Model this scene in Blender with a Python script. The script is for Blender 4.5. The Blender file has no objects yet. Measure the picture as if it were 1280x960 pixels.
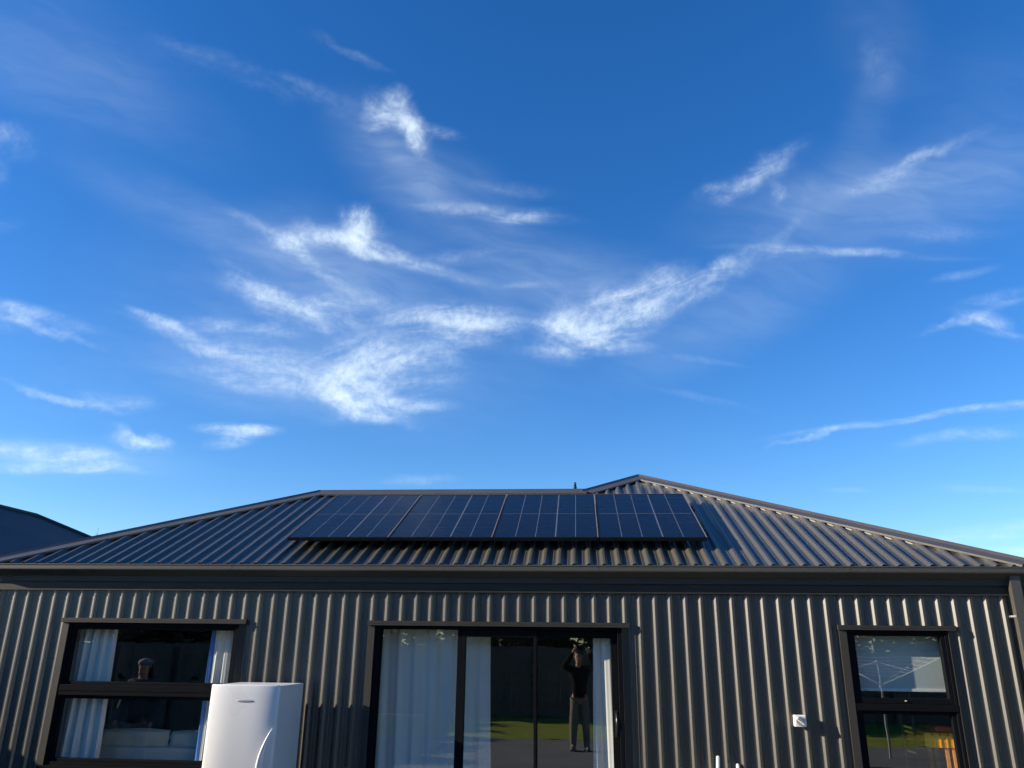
import bpy, bmesh, math, random
from mathutils import Vector, Matrix
R = math.radians
random.seed(7)
sc = bpy.context.scene
COL = sc.collection
EYE = 1.8                                     # height of the raised phone above the patio

# ------------------------------------------------------------------ materials
def new_mat(name):
    m = bpy.data.materials.new(name); m.use_nodes = True
    nt = m.node_tree
    for n in list(nt.nodes): nt.nodes.remove(n)
    out = nt.nodes.new('ShaderNodeOutputMaterial')
    return m, nt, out
def pbr(name, col, rough=.5, metal=0., spec=.5, var=.0, vscale=3., vstretch=(1, 1, 1), bump=0., bscale=60., coat=0., col2=None, mixscale=None, detail=6):
    m, nt, out = new_mat(name)
    p = nt.nodes.new('ShaderNodeBsdfPrincipled')
    p.inputs['Base Color'].default_value = (*col, 1)
    p.inputs['Roughness'].default_value = rough; p.inputs['Metallic'].default_value = metal
    p.inputs['Specular IOR Level'].default_value = spec; p.inputs['Coat Weight'].default_value = coat
    nt.links.new(p.outputs[0], out.inputs[0])
    tc = nt.nodes.new('ShaderNodeTexCoord')
    if var > 0 or col2:
        mp = nt.nodes.new('ShaderNodeMapping'); mp.inputs['Scale'].default_value = vstretch
        nt.links.new(tc.outputs['Object'], mp.inputs[0])
        n = nt.nodes.new('ShaderNodeTexNoise'); n.inputs['Scale'].default_value = mixscale or vscale; n.inputs['Detail'].default_value = detail
        nt.links.new(mp.outputs[0], n.inputs['Vector'])
        r = nt.nodes.new('ShaderNodeValToRGB')
        a = r.color_ramp.elements
        a[0].position = .3; a[1].position = .7
        c2 = col2 or tuple(c*(1+var) for c in col)
        c1 = col if col2 else tuple(c*(1-var) for c in col)
        a[0].color = (*c1, 1); a[1].color = (*c2, 1)
        nt.links.new(n.outputs['Fac'], r.inputs[0]); nt.links.new(r.outputs[0], p.inputs['Base Color'])
        mr = nt.nodes.new('ShaderNodeMapRange'); mr.inputs[3].default_value = max(0, rough-.07); mr.inputs[4].default_value = min(1, rough+.09)
        nt.links.new(n.outputs['Fac'], mr.inputs[0]); nt.links.new(mr.outputs[0], p.inputs['Roughness'])
    if bump > 0:
        n2 = nt.nodes.new('ShaderNodeTexNoise'); n2.inputs['Scale'].default_value = bscale; n2.inputs['Detail'].default_value = 4
        nt.links.new(tc.outputs['Object'], n2.inputs['Vector'])
        b = nt.nodes.new('ShaderNodeBump'); b.inputs['Strength'].default_value = bump; b.inputs['Distance'].default_value = .01
        nt.links.new(n2.outputs['Fac'], b.inputs['Height']); nt.links.new(b.outputs[0], p.inputs['Normal'])
    return m

STEEL = (.031, .030, .0255)
M = {}
M['cladding'] = pbr('cladding_steel', STEEL, .39, 0, .9, var=.15, vscale=1.1, vstretch=(1, 1, .25), coat=0., bump=.03, bscale=9)
M['roof'] = pbr('roof_steel', (.064, .061, .049), .35, 0, .95, var=.10, vscale=.9, vstretch=(2, .4, 1), bump=.03, bscale=6)
M['cap'] = pbr('ridge_cap_steel', (.070, .064, .057), .42, 0, .9, var=.10, vscale=2)
M['gutter'] = pbr('gutter_steel', (.060, .057, .048), .44, 0, .7, var=.06, vscale=2, vstretch=(.4, 1, 1))
M['trim'] = pbr('trim_steel', (.031, .030, .027), .5, 0, .25, var=.05, vscale=4)
M['soffit'] = pbr('soffit_board', (.045, .044, .042), .6, 0, .3, var=.05)
M['frame'] = pbr('powder_coated_aluminium', (.006, .007, .009), .6, 0, .03, var=.1, vscale=8)
M['rubber'] = pbr('black_rubber', (.012, .012, .012), .7)
M['curtain'] = pbr('curtain_cloth', (.80, .79, .73), .85, 0, .1, var=.05, vscale=2, bump=.15, bscale=300)
M['blue_cloth'] = pbr('blue_curtain_edge', (.10, .24, .6), .85, 0, .1, var=.1)
M['blind'] = pbr('roller_blind_cloth', (.46, .52, .49), .8, 0, .1, var=.03, vscale=3, bump=.1, bscale=400)
M['sofa'] = pbr('sofa_cloth', (.52, .55, .47), .85, 0, .15, var=.05, vscale=3, bump=.2, bscale=120)
M['plaster'] = pbr('room_plaster', (.30, .30, .29), .9, 0, .1, var=.03)
M['carpet'] = pbr('room_carpet', (.12, .11, .10), .95, 0, .1, var=.1, vscale=20)
M['fridge'] = pbr('fridge_enamel', (.66, .67, .67), .28, 0, .5, var=.015, vscale=2, coat=.2)
M['fridge_side'] = pbr('fridge_side_enamel', (.60, .61, .61), .40, 0, .5, var=.02, vscale=2, bump=.05, bscale=180)
M['grey_badge'] = pbr('grey_badge', (.33, .33, .33), .4, .3, .5, var=.05)
M['white_plastic'] = pbr('white_plastic', (.78, .77, .72), .45, 0, .5, var=.06, vscale=20)
M['dark_plastic'] = pbr('dark_grey_plastic', (.05, .05, .05), .45, 0, .5, var=.1)
M['chrome'] = pbr('bright_metal', (.6, .6, .6), .25, 1., .5, var=.05)
M['galv'] = pbr('galvanised_steel', (.28, .28, .27), .6, .2, .5, var=.1, vscale=10)
M['cell'] = pbr('solar_cell', (.005, .006, .010), .2, 0, .26, var=.18, vscale=5, coat=.0)
M['busbar'] = pbr('busbar_silver', (.15, .16, .18), .4, .3, .5, var=.05)
M['panel_frame'] = pbr('panel_frame_black', (.008, .008, .009), .5, 0, .15, var=.1)
M['panel_edge'] = pbr('panel_edge_alloy', (.30, .27, .27), .35, .4, .5, var=.1)
M['rail'] = pbr('rail_black', (.02, .02, .02), .4, .5, .5, var=.1)
M['navy_roof'] = pbr('neighbour_roof', (.026, .038, .050), .6, 0, .2, var=.06, vscale=1)
M['brick'] = pbr('neighbour_wall', (.3, .27, .24), .85, 0, .2, var=.12, vscale=8)
M['timber'] = pbr('fence_timber', (.17, .145, .115), .8, 0, .2, var=.35, vscale=6, vstretch=(6, 6, .6), bump=.3, bscale=40)
M['concrete'] = pbr('patio_concrete', (.20, .20, .18), .85, 0, .25, var=.12, vscale=1.3, bump=.2, bscale=50)
M['soil'] = pbr('ground_soil', (.10, .09, .06), .95, 0, .1, var=.2, vscale=2)
M['lawn'] = pbr('lawn_grass', (.19, .26, .04), .9, 0, .1, col2=(.34, .35, .07), mixscale=7, bump=1., bscale=90)
M['bark'] = pbr('bark', (.10, .075, .05), .9, 0, .1, var=.3, vscale=12, vstretch=(3, 3, .5), bump=.6, bscale=30)
M['leaf'] = pbr('leaf_green', (.045, .085, .02), .55, 0, .3, col2=(.10, .13, .03), mixscale=3)
M['conifer'] = pbr('conifer_needles', (.03, .06, .025), .7, 0, .2, var=.3, vscale=4)
M['skin'] = pbr('skin', (.66, .38, .24), .45, 0, .35, var=.05)
M['hair'] = pbr('dark_hair', (.03, .018, .012), .5, 0, .4, var=.3, vscale=30)
M['redhair'] = pbr('auburn_hair', (.10, .035, .018), .5, 0, .4, var=.3, vscale=30)
M['black_cloth'] = pbr('black_fleece', (.012, .012, .013), .9, 0, .1, var=.2, vscale=8)
M['khaki'] = pbr('grey_khaki_cotton', (.24, .22, .17), .9, 0, .1, var=.12, vscale=6, bump=.3, bscale=40)
M['grey_cloth'] = pbr('grey_jersey', (.26, .26, .27), .9, 0, .1, var=.12, vscale=6, bump=.3, bscale=40)
M['slate_cloth'] = pbr('slate_jacket', (.12, .12, .125), .9, 0, .1, var=.2, vscale=8)
M['cap_cloth'] = pbr('pale_cap_cotton', (.38, .37, .35), .9, 0, .1, var=.08)
M['shoe'] = pbr('grey_shoe', (.18, .18, .18), .7, 0, .2, var=.1)
M['lips'] = pbr('lips', (.35, .12, .10), .5)
M['eye'] = pbr('eye_white', (.6, .6, .6), .3)
M['orange_wood'] = pbr('orange_pine', (.90, .36, .04), .5, 0, .4, var=.15, vscale=6, vstretch=(8, 8, 1))
M['red'] = pbr('red_cushion', (.75, .09, .05), .7, 0, .2, var=.08)
M['catch'] = pbr('catch_brass', (.42, .36, .16), .5, .3)
M['yellow'] = pbr('yellow_plastic', (.75, .62, .06), .5, 0, .4, var=.05)
M['black_gloss'] = pbr('black_pole', (.012, .012, .014), .3, 0, .5, var=.05)
M['white_line'] = pbr('white_cord', (.75, .75, .75), .6)
M['sunlit_spot'] = pbr('sunlit_pan_spot', (.34, .34, .32), .8)

def glass_mat(name, base, ior, tint=(1, 1, 1)):
    m, nt, out = new_mat(name)
    tr = nt.nodes.new('ShaderNodeBsdfTransparent'); tr.inputs[0].default_value = (*tint, 1)
    gl = nt.nodes.new('ShaderNodeBsdfGlossy'); gl.inputs['Roughness'].default_value = .004; gl.inputs[0].default_value = (.95, .97, 1, 1)
    geo = nt.nodes.new('ShaderNodeNewGeometry')       # Schlick reflectance, the same from both sides
    def mm(op, a, b):
        n = nt.nodes.new('ShaderNodeMath'); n.operation = op
        for i, v in enumerate((a, b)):
            if isinstance(v, (int, float)): n.inputs[i].default_value = v
            elif v is not None: nt.links.new(v, n.inputs[i])
        return n
    dt = nt.nodes.new('ShaderNodeVectorMath'); dt.operation = 'DOT_PRODUCT'
    nt.links.new(geo.outputs['Incoming'], dt.inputs[0]); nt.links.new(geo.outputs['Normal'], dt.inputs[1])
    ab = mm('ABSOLUTE', dt.outputs['Value'], None); om = mm('SUBTRACT', 1.0, ab.outputs[0]); pw = mm('POWER', om.outputs[0], 5.0)
    fr = mm('MULTIPLY', pw.outputs[0], 1.0-base)
    tc = nt.nodes.new('ShaderNodeTexCoord')
    nz = nt.nodes.new('ShaderNodeTexNoise'); nz.inputs['Scale'].default_value = 2.2; nz.inputs['Detail'].default_value = 1
    nt.links.new(tc.outputs['Object'], nz.inputs['Vector'])
    bp = nt.nodes.new('ShaderNodeBump'); bp.inputs['Strength'].default_value = .05; bp.inputs['Distance'].default_value = .012
    nt.links.new(nz.outputs['Fac'], bp.inputs['Height']); nt.links.new(bp.outputs[0], gl.inputs['Normal'])
    ad = nt.nodes.new('ShaderNodeMath'); ad.operation = 'ADD'; ad.use_clamp = True; ad.inputs[1].default_value = base
    mx = nt.nodes.new('ShaderNodeMixShader')
    nt.links.new(fr.outputs[0], ad.inputs[0]); nt.links.new(ad.outputs[0], mx.inputs[0])
    nt.links.new(tr.outputs[0], mx.inputs[1]); nt.links.new(gl.outputs[0], mx.inputs[2]); nt.links.new(mx.outputs[0], out.inputs[0])
    return m
M['glass'] = glass_mat('window_glass', .18, 1.5, (.95, .97, .97))

# ------------------------------------------------------------------ mesh helpers
class MB:
    def __init__(s): s.v = []; s.f = []; s.m = []; s.sm = []
    def add(s, vs, fs, mi=0, smooth=False):
        o = len(s.v); s.v += [tuple(v) for v in vs]
        s.f += [tuple(i+o for i in f) for f in fs]; s.m += [mi]*len(fs); s.sm += [smooth]*len(fs)
        return s
    def box(s, a, b, mi=0, bev=0.):
        x0, y0, z0 = (min(a[i], b[i]) for i in range(3)); x1, y1, z1 = (max(a[i], b[i]) for i in range(3))
        if bev <= 0:
            v = [(x0, y0, z0), (x1, y0, z0), (x1, y1, z0), (x0, y1, z0), (x0, y0, z1), (x1, y0, z1), (x1, y1, z1), (x0, y1, z1)]
            return s.add(v, [(0, 3, 2, 1), (4, 5, 6, 7), (0, 1, 5, 4), (1, 2, 6, 5), (2, 3, 7, 6), (3, 0, 4, 7)], mi)
        bm = bmesh.new(); bmesh.ops.create_cube(bm, size=1)
        for v in bm.verts: v.co = Vector(((x0+x1)/2+v.co.x*(x1-x0), (y0+y1)/2+v.co.y*(y1-y0), (z0+z1)/2+v.co.z*(z1-z0)))
        bmesh.ops.bevel(bm, geom=bm.edges[:], offset=bev, segments=2, affect='EDGES', profile=.6)
        bm.verts.index_update()
        s.add([v.co[:] for v in bm.verts], [[v.index for v in f.verts] for f in bm.faces], mi, False); bm.free()
        return s
    def tube(s, pts, r, n=8, mi=0, cap=True, smooth=True):
        pts = [Vector(p) for p in pts]; rs = r if isinstance(r, (list, tuple)) else [r]*len(pts)
        rings = []; up = None
        for i, p in enumerate(pts):
            d = (pts[min(i+1, len(pts)-1)]-pts[max(i-1, 0)]).normalized()
            if up is None:
                up = Vector((0, 0, 1)) if abs(d.z) < .9 else Vector((1, 0, 0))
            a = d.cross(up).normalized(); b = a.cross(d).normalized(); up = b
            rings.append([p+(a*math.cos(2*math.pi*k/n)+b*math.sin(2*math.pi*k/n))*rs[i] for k in range(n)])
        vs = [v for r_ in rings for v in r_]
        fs = [(i*n+k, i*n+(k+1) % n, (i+1)*n+(k+1) % n, (i+1)*n+k) for i in range(len(pts)-1) for k in range(n)]
        s.add(vs, fs, mi, smooth)
        if cap: s.add(rings[0], [tuple(range(n))[::-1]], mi); s.add(rings[-1], [tuple(range(n))], mi)
        return s
    def ell(s, c, r, mi=0, nu=14, nv=9, rot=None):
        vs = []; fs = []
        for j in range(nv+1):
            t = math.pi*j/nv
            for i in range(nu):
                a = 2*math.pi*i/nu
                v = Vector((math.sin(t)*math.cos(a)*r[0], math.sin(t)*math.sin(a)*r[1], math.cos(t)*r[2]))
                if rot: v = rot @ v
                vs.append(v+Vector(c))
        for j in range(nv):
            for i in range(nu): fs.append((j*nu+i, (j+1)*nu+i, (j+1)*nu+(i+1) % nu, j*nu+(i+1) % nu))
        return s.add(vs, fs, mi, True)
    def prism(s, prof, axis, a, b, mi=0, cap=True):
        # prof: closed 2D polygon; axis 0: (y,z) along x; 1: (x,z) along y; 2: (x,y) along z
        def P(p, t): return (t, p[0], p[1]) if axis == 0 else (p[0], t, p[1]) if axis == 1 else (p[0], p[1], t)
        n = len(prof); vs = [P(p, a) for p in prof]+[P(p, b) for p in prof]
        fs = [(i, (i+1) % n, n+(i+1) % n, n+i) for i in range(n)]
        s.add(vs, fs, mi)
        if cap: s.add(vs, [tuple(range(n))[::-1], tuple(range(n, 2*n))], mi)
        return s
    def build(s, name, mats, parent=None, loc=None):
        me = bpy.data.meshes.new(name); me.from_pydata(s.v, [], s.f)
        for m in (mats if isinstance(mats, (list, tuple)) else [mats]): me.materials.append(m)
        for i, p in enumerate(me.polygons): p.material_index = s.m[i]; p.use_smooth = s.sm[i]
        me.validate(); me.update()
        bm = bmesh.new(); bm.from_mesh(me); bmesh.ops.recalc_face_normals(bm, faces=bm.faces[:]); bm.to_mesh(me); bm.free()
        o = bpy.data.objects.new(name, me); COL.objects.link(o)
        if parent: o.parent = parent
        if loc: o.location = loc
        return o
def empty(name, label, cat, loc=(0, 0, 0), group=None, rz=0):
    o = bpy.data.objects.new(name, None); COL.objects.link(o); o.location = loc; o.rotation_euler.z = rz; o.empty_display_size = .2
    return tag(o, label, cat, group)
def tag(o, label=None, cat=None, group=None, kind=None):
    if label: o['label'] = label
    if cat: o['category'] = cat
    if group: o['group'] = group
    if kind: o['kind'] = kind
    return o
def copy_tree(o, parent=None):
    c = o.copy(); COL.objects.link(c); c.parent = parent
    for ch in [x for x in bpy.data.objects if x.parent == o]: copy_tree(ch, c)
    return c
def smooth_noise(x, y=0.): return math.sin(x*1.7+1.3*y)+.5*math.sin(x*3.9-2.1*y+1)+.25*math.sin(x*8.3+4.4*y+2)
FPX, PCH, YAW, ROLL = 965.18, R(18.7986), R(5.0608), R(.6945)
SUN = (-1., -.245, .335)                      # direction towards the sun
SUN_STR = 5.; SKY_STR = .105; EXPO = 1.0
SKY_AIR, SKY_DUST, SKY_OZ = 1., .1, 4.
SKY_SAT, SKY_VAL, SKY_HUE = 1.25, 1.02, .510
CLOUD_COL = (4.6, 5.4, 6.0); CLOUD_K = .62
CLOUDS=[
(-19.271,12.495,5.934,0.735,-14.484,0.11),
(-14.13,10.971,3.648,0.753,-17.914,0.15),
(-21.445,13.574,2.911,0.358,-8.912,0.1),
(-11.295,13.935,2.487,0.316,-21.324,0.16),
(-8.592,9.977,1.819,0.994,-33.268,0.55),
(-7.504,8.773,1.292,0.785,-43.716,0.6),
(-7.067,8.081,1.408,0.508,-46.883,0.7),
(-5.645,8.972,1.563,0.435,-12.407,0.32),
(-9.382,9.533,1.462,0.736,29.654,0.5),
(-8.118,11.149,0.761,0.642,57.947,0.4),
(-7.099,6.057,3.851,1.14,-47.174,0.2),
(-1.943,3.506,5.497,0.509,-5.155,0.36),
(0.669,3.197,2.319,0.51,6.492,0.3),
(-0.222,5.044,3.458,0.447,-4.197,0.15),
(-11.019,2.81,1.455,0.854,-14.153,0.75),
(-11.272,1.677,1.134,1.361,0.831,0.7),
(-13.703,1.301,3.706,0.847,4.859,0.55),
(-10.495,0.777,3.28,0.519,-16.43,0.75),
(-15.543,1.162,1.595,0.986,35.419,0.45),
(-14.315,-0.525,4.985,0.578,-32.503,0.35),
(-7.176,-0.736,5.205,0.407,-11.385,0.35),
(-3.969,0.051,4.093,0.577,8.562,0.22),
(-17.823,1.687,4.261,0.512,-28.526,0.14),
(-11.005,-7.787,3.606,1.768,14.157,0.75),
(-11.596,-9.855,2.62,1.417,-20.667,0.6),
(-12.466,-10.441,4.639,0.944,-16.779,0.75),
(-17.267,-7.465,5.293,0.874,-10.901,0.55),
(-18.124,-8.913,5.275,0.815,-9.127,0.5),
(-23.191,-5.802,3.953,0.455,-22.173,0.4),
(-24.71,-4.545,2.063,0.339,-22.247,0.55),
(-19.693,-5.137,4.343,0.633,-4.433,0.42),
(-15.795,-3.696,4.731,0.929,-22.708,0.55),
(-12.967,-3.395,2.853,0.811,5.383,0.6),
(-7.196,-4.531,5.855,1.178,-3.632,0.45),
(-3.075,-4.202,3.545,1.002,-3.436,0.6),
(-4.841,-6.287,4.738,1.066,12.422,0.4),
(-7.788,-10.758,2.954,0.477,-2.063,0.6),
(-8.379,-8.676,4.116,1.544,8.128,0.6),
(-17.429,-2.552,3.837,0.575,-33.307,0.3),
(-10.725,-11.64,2.919,0.535,5.703,0.4),
(5.518,-5.098,3.654,1.18,-3.089,0.75),
(3.735,-4.534,1.766,1.42,61.025,0.6),
(8.116,-3.644,3.833,1.762,15.057,0.62),
(9.223,-1.993,3.445,1.168,21.075,0.4),
(12.38,-2.061,4.517,0.873,23.453,0.4),
(15.659,-0.18,3.009,0.69,32.002,0.32),
(19.305,2.378,2.402,0.443,64.214,0.18),
(6.138,-6.448,3.537,0.533,3.031,0.5),
(2.888,-6.797,2.971,0.832,-4.158,0.2),
(22.589,0.685,6.775,0.277,-2.62,0.42),
(19.7,0.544,3.206,0.392,0.6,0.3),
(15.609,5.127,2.982,0.729,20.557,0.42),
(17.917,6.638,2.359,0.669,31.21,0.38),
(18.61,4.577,0.894,0.52,-38.968,0.3),
(24.256,5.092,2.468,0.544,10.382,0.4),
(26.319,6.649,2.343,0.487,28.277,0.42),
(29.019,7.984,2.261,0.527,14.328,0.15),
(22.506,4.835,5.548,1.314,10.376,0.13),
(20.061,2.933,4.162,1.455,48.568,0.12),
(28.234,2.14,4.39,0.641,-5.323,0.16),
(24.073,13.287,1.767,0.918,-64.292,0.13),
(23.735,10.053,3.465,1.335,81.67,0.1),
(23.672,14.517,4.185,2.237,-55.318,0.08),
(-32.392,-13.62,4.401,0.658,-11.4,0.85),
(-29.253,-15.025,2.885,0.336,-5.504,0.7),
(-25.955,-13.379,2.194,0.563,-15.476,0.75),
(-26.72,-12.893,1.386,0.328,-34.506,0.5),
(-33.576,-14.592,2.805,0.383,-6.128,0.5),
(-32.538,-4.05,3.701,0.491,-12.22,0.4),
(-31.903,-5.311,2.827,0.328,-18.307,0.3),
(-30.889,-10.03,3.659,0.33,-18.106,0.4),
(-27.937,-10.019,2.312,0.675,-8.543,0.4),
(-33.409,7.13,1.462,1.135,-8.609,0.3),
(-33.834,5.248,0.932,0.786,-67.929,0.2),
(-33.71,1.908,0.922,0.411,12.715,0.2),
(-34.614,-4.354,1.8,0.753,-0.643,0.3),
(-20.201,-12.424,2.303,0.522,-5.748,0.7),
(-20.37,-13.233,1.855,0.465,8.966,0.5),
(-18.713,-12.403,1.667,0.349,-6.59,0.4),
(31.984,-3.853,1.513,0.593,-9.577,0.55),
(30.886,-3.671,2.838,0.329,18.073,0.3),
(32.654,-2.37,2.743,0.433,13.323,0.25),
(30.417,-0.8,1.876,0.327,12.534,0.2),
(33.76,-4.764,1.378,0.269,-7.099,0.3),
(28.615,-10.558,8.492,0.224,12.545,0.42),
(21.415,-12.578,2.744,0.2,22.113,0.35),
(31.823,-11.624,3.83,0.44,11.171,0.4),
(33.839,-9.662,3.229,0.272,9.825,0.3),
(33.41,-18.027,5.709,0.485,13.202,0.6),
(33.656,-19.519,4.257,0.43,11.399,0.55),
(23.909,-16.102,1.27,0.228,4.173,0.25),
(32.656,-15.365,2.827,0.33,1.966,0.2),
(1.152,-1.866,2.001,0.234,2.665,0.3),
(14.095,-10.094,3.431,0.294,-10.418,0.12),
(-7.16,-16.421,2.97,0.416,2.675,0.2),
(14.001,-7.156,2.851,0.234,-6.65,0.12),
(-19.466,1.103,10.544,1.702,-25.676,0.2),
(-4.828,4.704,6.789,2.272,-28.775,0.2),
(15.019,-4.213,8.408,2.326,27.181,0.22),
(3.392,-2.072,6.459,2.338,5.7,0.24),
(-12.341,-0.504,6.743,2.894,-19.804,0.24),
(-18.119,-8.622,7.214,2.329,-9.082,0.24),
(-9.343,6.837,4.323,2.271,-49.544,0.2),
(29.336,5.305,5.493,2.141,16.379,0.2),
(-30.233,-14.242,6.891,1.111,-8.855,0.22),
(-29.575,11.211,8.659,2.596,-21.149,0.11),
(-30.241,13.089,7.191,3.565,-18.16,0.1),
(31.578,9.31,4.641,4.377,-12.681,0.07),
(1.012,-0.355,9.384,2.318,-7.243,0.14),
(-12.43,-5.727,13.748,5.285,-12.223,0.22),
(24.13,3.752,9.956,3.29,10.718,0.2),
(-30.095,-7.83,6.805,3.333,-10.585,0.07)]
# ------------------------------------------------------------------ setting: ground
g = MB()
N = 24
g.add([(-150, -150, -.03), (150, -150, -.03), (150, 200, -.03), (-150, 200, -.03)], [(0, 1, 2, 3)])
tag(g.build('ground', M['soil']), kind='structure')
g = MB(); nx, ny = 70, 50; x0, x1, y0, y1 = -8.1, 9.5, -15.0, -9.7
vs = [(x0+(x1-x0)*i/nx, y0+(y1-y0)*j/ny, .0+.012*smooth_noise(i*.5, j*.6)+random.uniform(0, .02)) for j in range(ny+1) for i in range(nx+1)]
g.add(vs, [(j*(nx+1)+i, j*(nx+1)+i+1, (j+1)*(nx+1)+i+1, (j+1)*(nx+1)+i) for j in range(ny) for i in range(nx)], 0, True)
tag(g.build('lawn', M['lawn']), kind='structure')
g = MB()
for i in range(6):
    for j in range(4):
        g.box((-8.1+i*2.93+.006, -9.7+j*2.4+.006, -.06), (-8.1+(i+1)*2.93-.006, -9.7+(j+1)*2.4-.006, .02+.001*((i+j) % 2)), 0, .004)
tag(g.build('patio', M['concrete']), kind='structure')

# ------------------------------------------------------------------ THE HOUSE
WL, WR = -5.79, 3.93                       # wall corners
FLOOR = .10
TRIMB, TRIMT = EYE+.485, EYE+.568           # frieze board
PIT = .13945; PH = -2.1158                  # rib pitch and phase on the wall
house = empty('house', 'dark bronze single storey house with ribbed steel walls and hipped roof', 'house', ((WL+WR)/2, 0, 0))
HX = house.location.x
def H(mb, name, mats, parent=None):          # build a part in world coordinates, parented to the house
    o = mb.build(name, mats); par = parent or house
    o.parent = par
    w = Vector((0, 0, 0)); q = par
    while q: w += q.location; q = q.parent
    o.location = -w
    return o

def rib_profile(x0, x1, h, phase, pitch, side=.019, crown=.022, micro=.0022):
    """(x, height) breakpoints of the trapezoid rib sheet between x0 and x1; phase = middle of a left slope."""
    k0 = int(math.floor((x0-phase)/pitch))-1; k1 = int(math.ceil((x1-phase)/pitch))+1
    pts = []
    for k in range(k0, k1+1):
        a = phase+k*pitch-side/2; r = .003
        pts += [(a-r, 0), (a+r*.6, h*.08), (a+side-r*.6, h*.92), (a+side+r, h), (a+side+crown-r, h), (a+side+crown+r*.6, h*.92), (a+2*side+crown-r*.6, h*.08), (a+2*side+crown+r, 0)]
        pan0 = a+2*side+crown+r; pan = pitch-2*side-crown-2*r
        for t in (.33, .67):
            c = pan0+pan*t; pts += [(c-.006, 0), (c-.003, micro), (c+.003, micro), (c+.006, 0)]
    out = []
    def hat(x):
        for (xa, ha), (xb, hb) in zip(pts, pts[1:]):
            if xa <= x <= xb: return ha+(hb-ha)*(x-xa)/max(1e-9, xb-xa)
        return 0
    out.append((x0, hat(x0)))
    out += [p for p in pts if x0 < p[0] < x1]
    out.append((x1, hat(x1)))
    return out

OPEN = [  # x0, x1, z0, z1 of the three openings (outer edge of their flashings)
    (-5.02, -3.185, EYE-1.10, EYE+.190), (-1.99, .435, .04, EYE+.190), (2.303, 3.297, EYE-1.12, EYE+.190)]
clad = MB(); RH = .021
def clad_rect(x0, x1, z0, z1):
    pr = rib_profile(x0, x1, RH, PH, PIT)
    zs = [z0, (z0+z1)/2, z1] if z1-z0 > .5 else [z0, z1]
    vs = [(x, -h, z) for z in zs for x, h in pr]; n = len(pr)
    clad.add(vs, [(j*n+i, j*n+i+1, (j+1)*n+i+1, (j+1)*n+i) for j in range(len(zs)-1) for i in range(n-1)])
ztop = TRIMB+.02
xs = WL+.035
for a, b, z0, z1 in OPEN:
    clad_rect(xs, a, .03, ztop); clad_rect(a, b, z1, ztop)
    if z0 > .1: clad_rect(a, b, .03, z0)
    xs = b
clad_rect(xs, WR-.035, .03, ztop)
H(clad, 'cladding', M['cladding'])
# screws on rib pans, wall screws
spts = []
k = 0; x = PH-26*PIT+.10
while x < WR-.1:
    for z in (EYE+.40, EYE-.15, EYE-.75, EYE-1.35):
        if k % 2 == 0 and not any(a-.02 < x < b+.02 and z0-.02 < z < z1+.03 for a, b, z0, z1 in OPEN):
            spts.append((x, z))
    k += 1; x += PIT
scm = MB().tube([(0, 0, 0), (0, -.006, 0)], .0055, 6); s0 = H(scm, 'screw', M['trim']); s0loc = s0.location.copy()
for i, (x, z) in enumerate(spts[:90]):
    o = s0 if i == 0 else s0.copy()
    if i: COL.objects.link(o)
    o.location = s0loc+Vector((x, 0, z))

# other walls, ribbed too, and the hollow shell (rooms)
YB = 4.75
sw = MB()
for X, s in ((WL, -1), (WR, 1)):
    pr = rib_profile(.035, YB if X < 0 else 9.0, RH, .05, PIT)
    vs = [(X+s*(h-.0), y, z) for z in (.03, TRIMB+.1) for y, h in pr]; n = len(pr)
    sw.add(vs, [(i, i+1, n+i+1, n+i) for i in range(n-1)])
sw.add([(WL, YB, 0), (-2.3, YB, 0), (-2.3, YB, 2.4), (WL, YB, 2.4)], [(0, 1, 2, 3)])
sw.add([(-2.3, YB, 0), (-2.3, 9, 0), (-2.3, 9, 2.4), (-2.3, YB, 2.4)], [(0, 1, 2, 3)])
sw.add([(-2.3, 9, 0), (WR, 9, 0), (WR, 9, 2.4), (-2.3, 9, 2.4)], [(0, 1, 2, 3)])
H(sw, 'wall', M['cladding'])
for X, s in ((WL, -1), (WR, 1)):                        # folded corner flashings
    cf = MB()
    cf.prism([(X+s*.024, -.026), (X-s*.055, -.026), (X-s*.055, -.0215), (X-s*.005, -.0215), (X-s*.005, .055), (X+s*.024, .055)], 2, .03, TRIMB+.01)
    H(cf, 'corner_flashing', M['trim'])
iw = MB()                                              # lining with the openings left free
yl = .21
def lin(x0, x1, z0, z1): iw.box((x0, yl, z0), (x1, yl+.02, z1))
xs = WL+.05
for (a, b, z0, z1) in OPEN:
    lin(xs, a+.05, FLOOR, 2.42); lin(a+.05, b-.05, z1-.03, 2.42)
    if z0 > .1: lin(a+.05, b-.05, FLOOR, z0+.03)
    xs = b-.05
lin(xs, WR-.05, FLOOR, 2.42)
iw.box((WL+.05, 3.9, FLOOR), (WR-.05, 3.92, 2.42))
for X in (WL+.05, -2.6, 1.7, WR-.05): iw.box((X-.01, yl+.02, FLOOR), (X+.01, 3.9, 2.42))
iw.box((WL+.05, yl, 2.42), (WR-.05, 3.92, 2.44))
H(iw, 'interior_lining', M['plaster'])
fl = MB(); fl.box((WL+.03, .02, .02), (WR-.03, 3.92, FLOOR)); H(fl, 'floor_slab', M['carpet'])
for (a, b, z0, z1) in OPEN:                            # reveals behind the frames
    rv = MB(); t = .012
    rv.box((a+.035, .075, max(z0+.02, FLOOR)), (a+.05, yl, z1-.03)); rv.box((b-.05, .075, max(z0+.02, FLOOR)), (b-.035, yl, z1-.03))
    rv.box((a+.05, .075, z1-.042), (b-.05, yl, z1-.03))
    if z0 > .1: rv.box((a+.05, .075, z0+.02), (b-.05, yl+.03, z0+.036))
    H(rv, 'window_reveal', M['plaster'])

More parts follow.
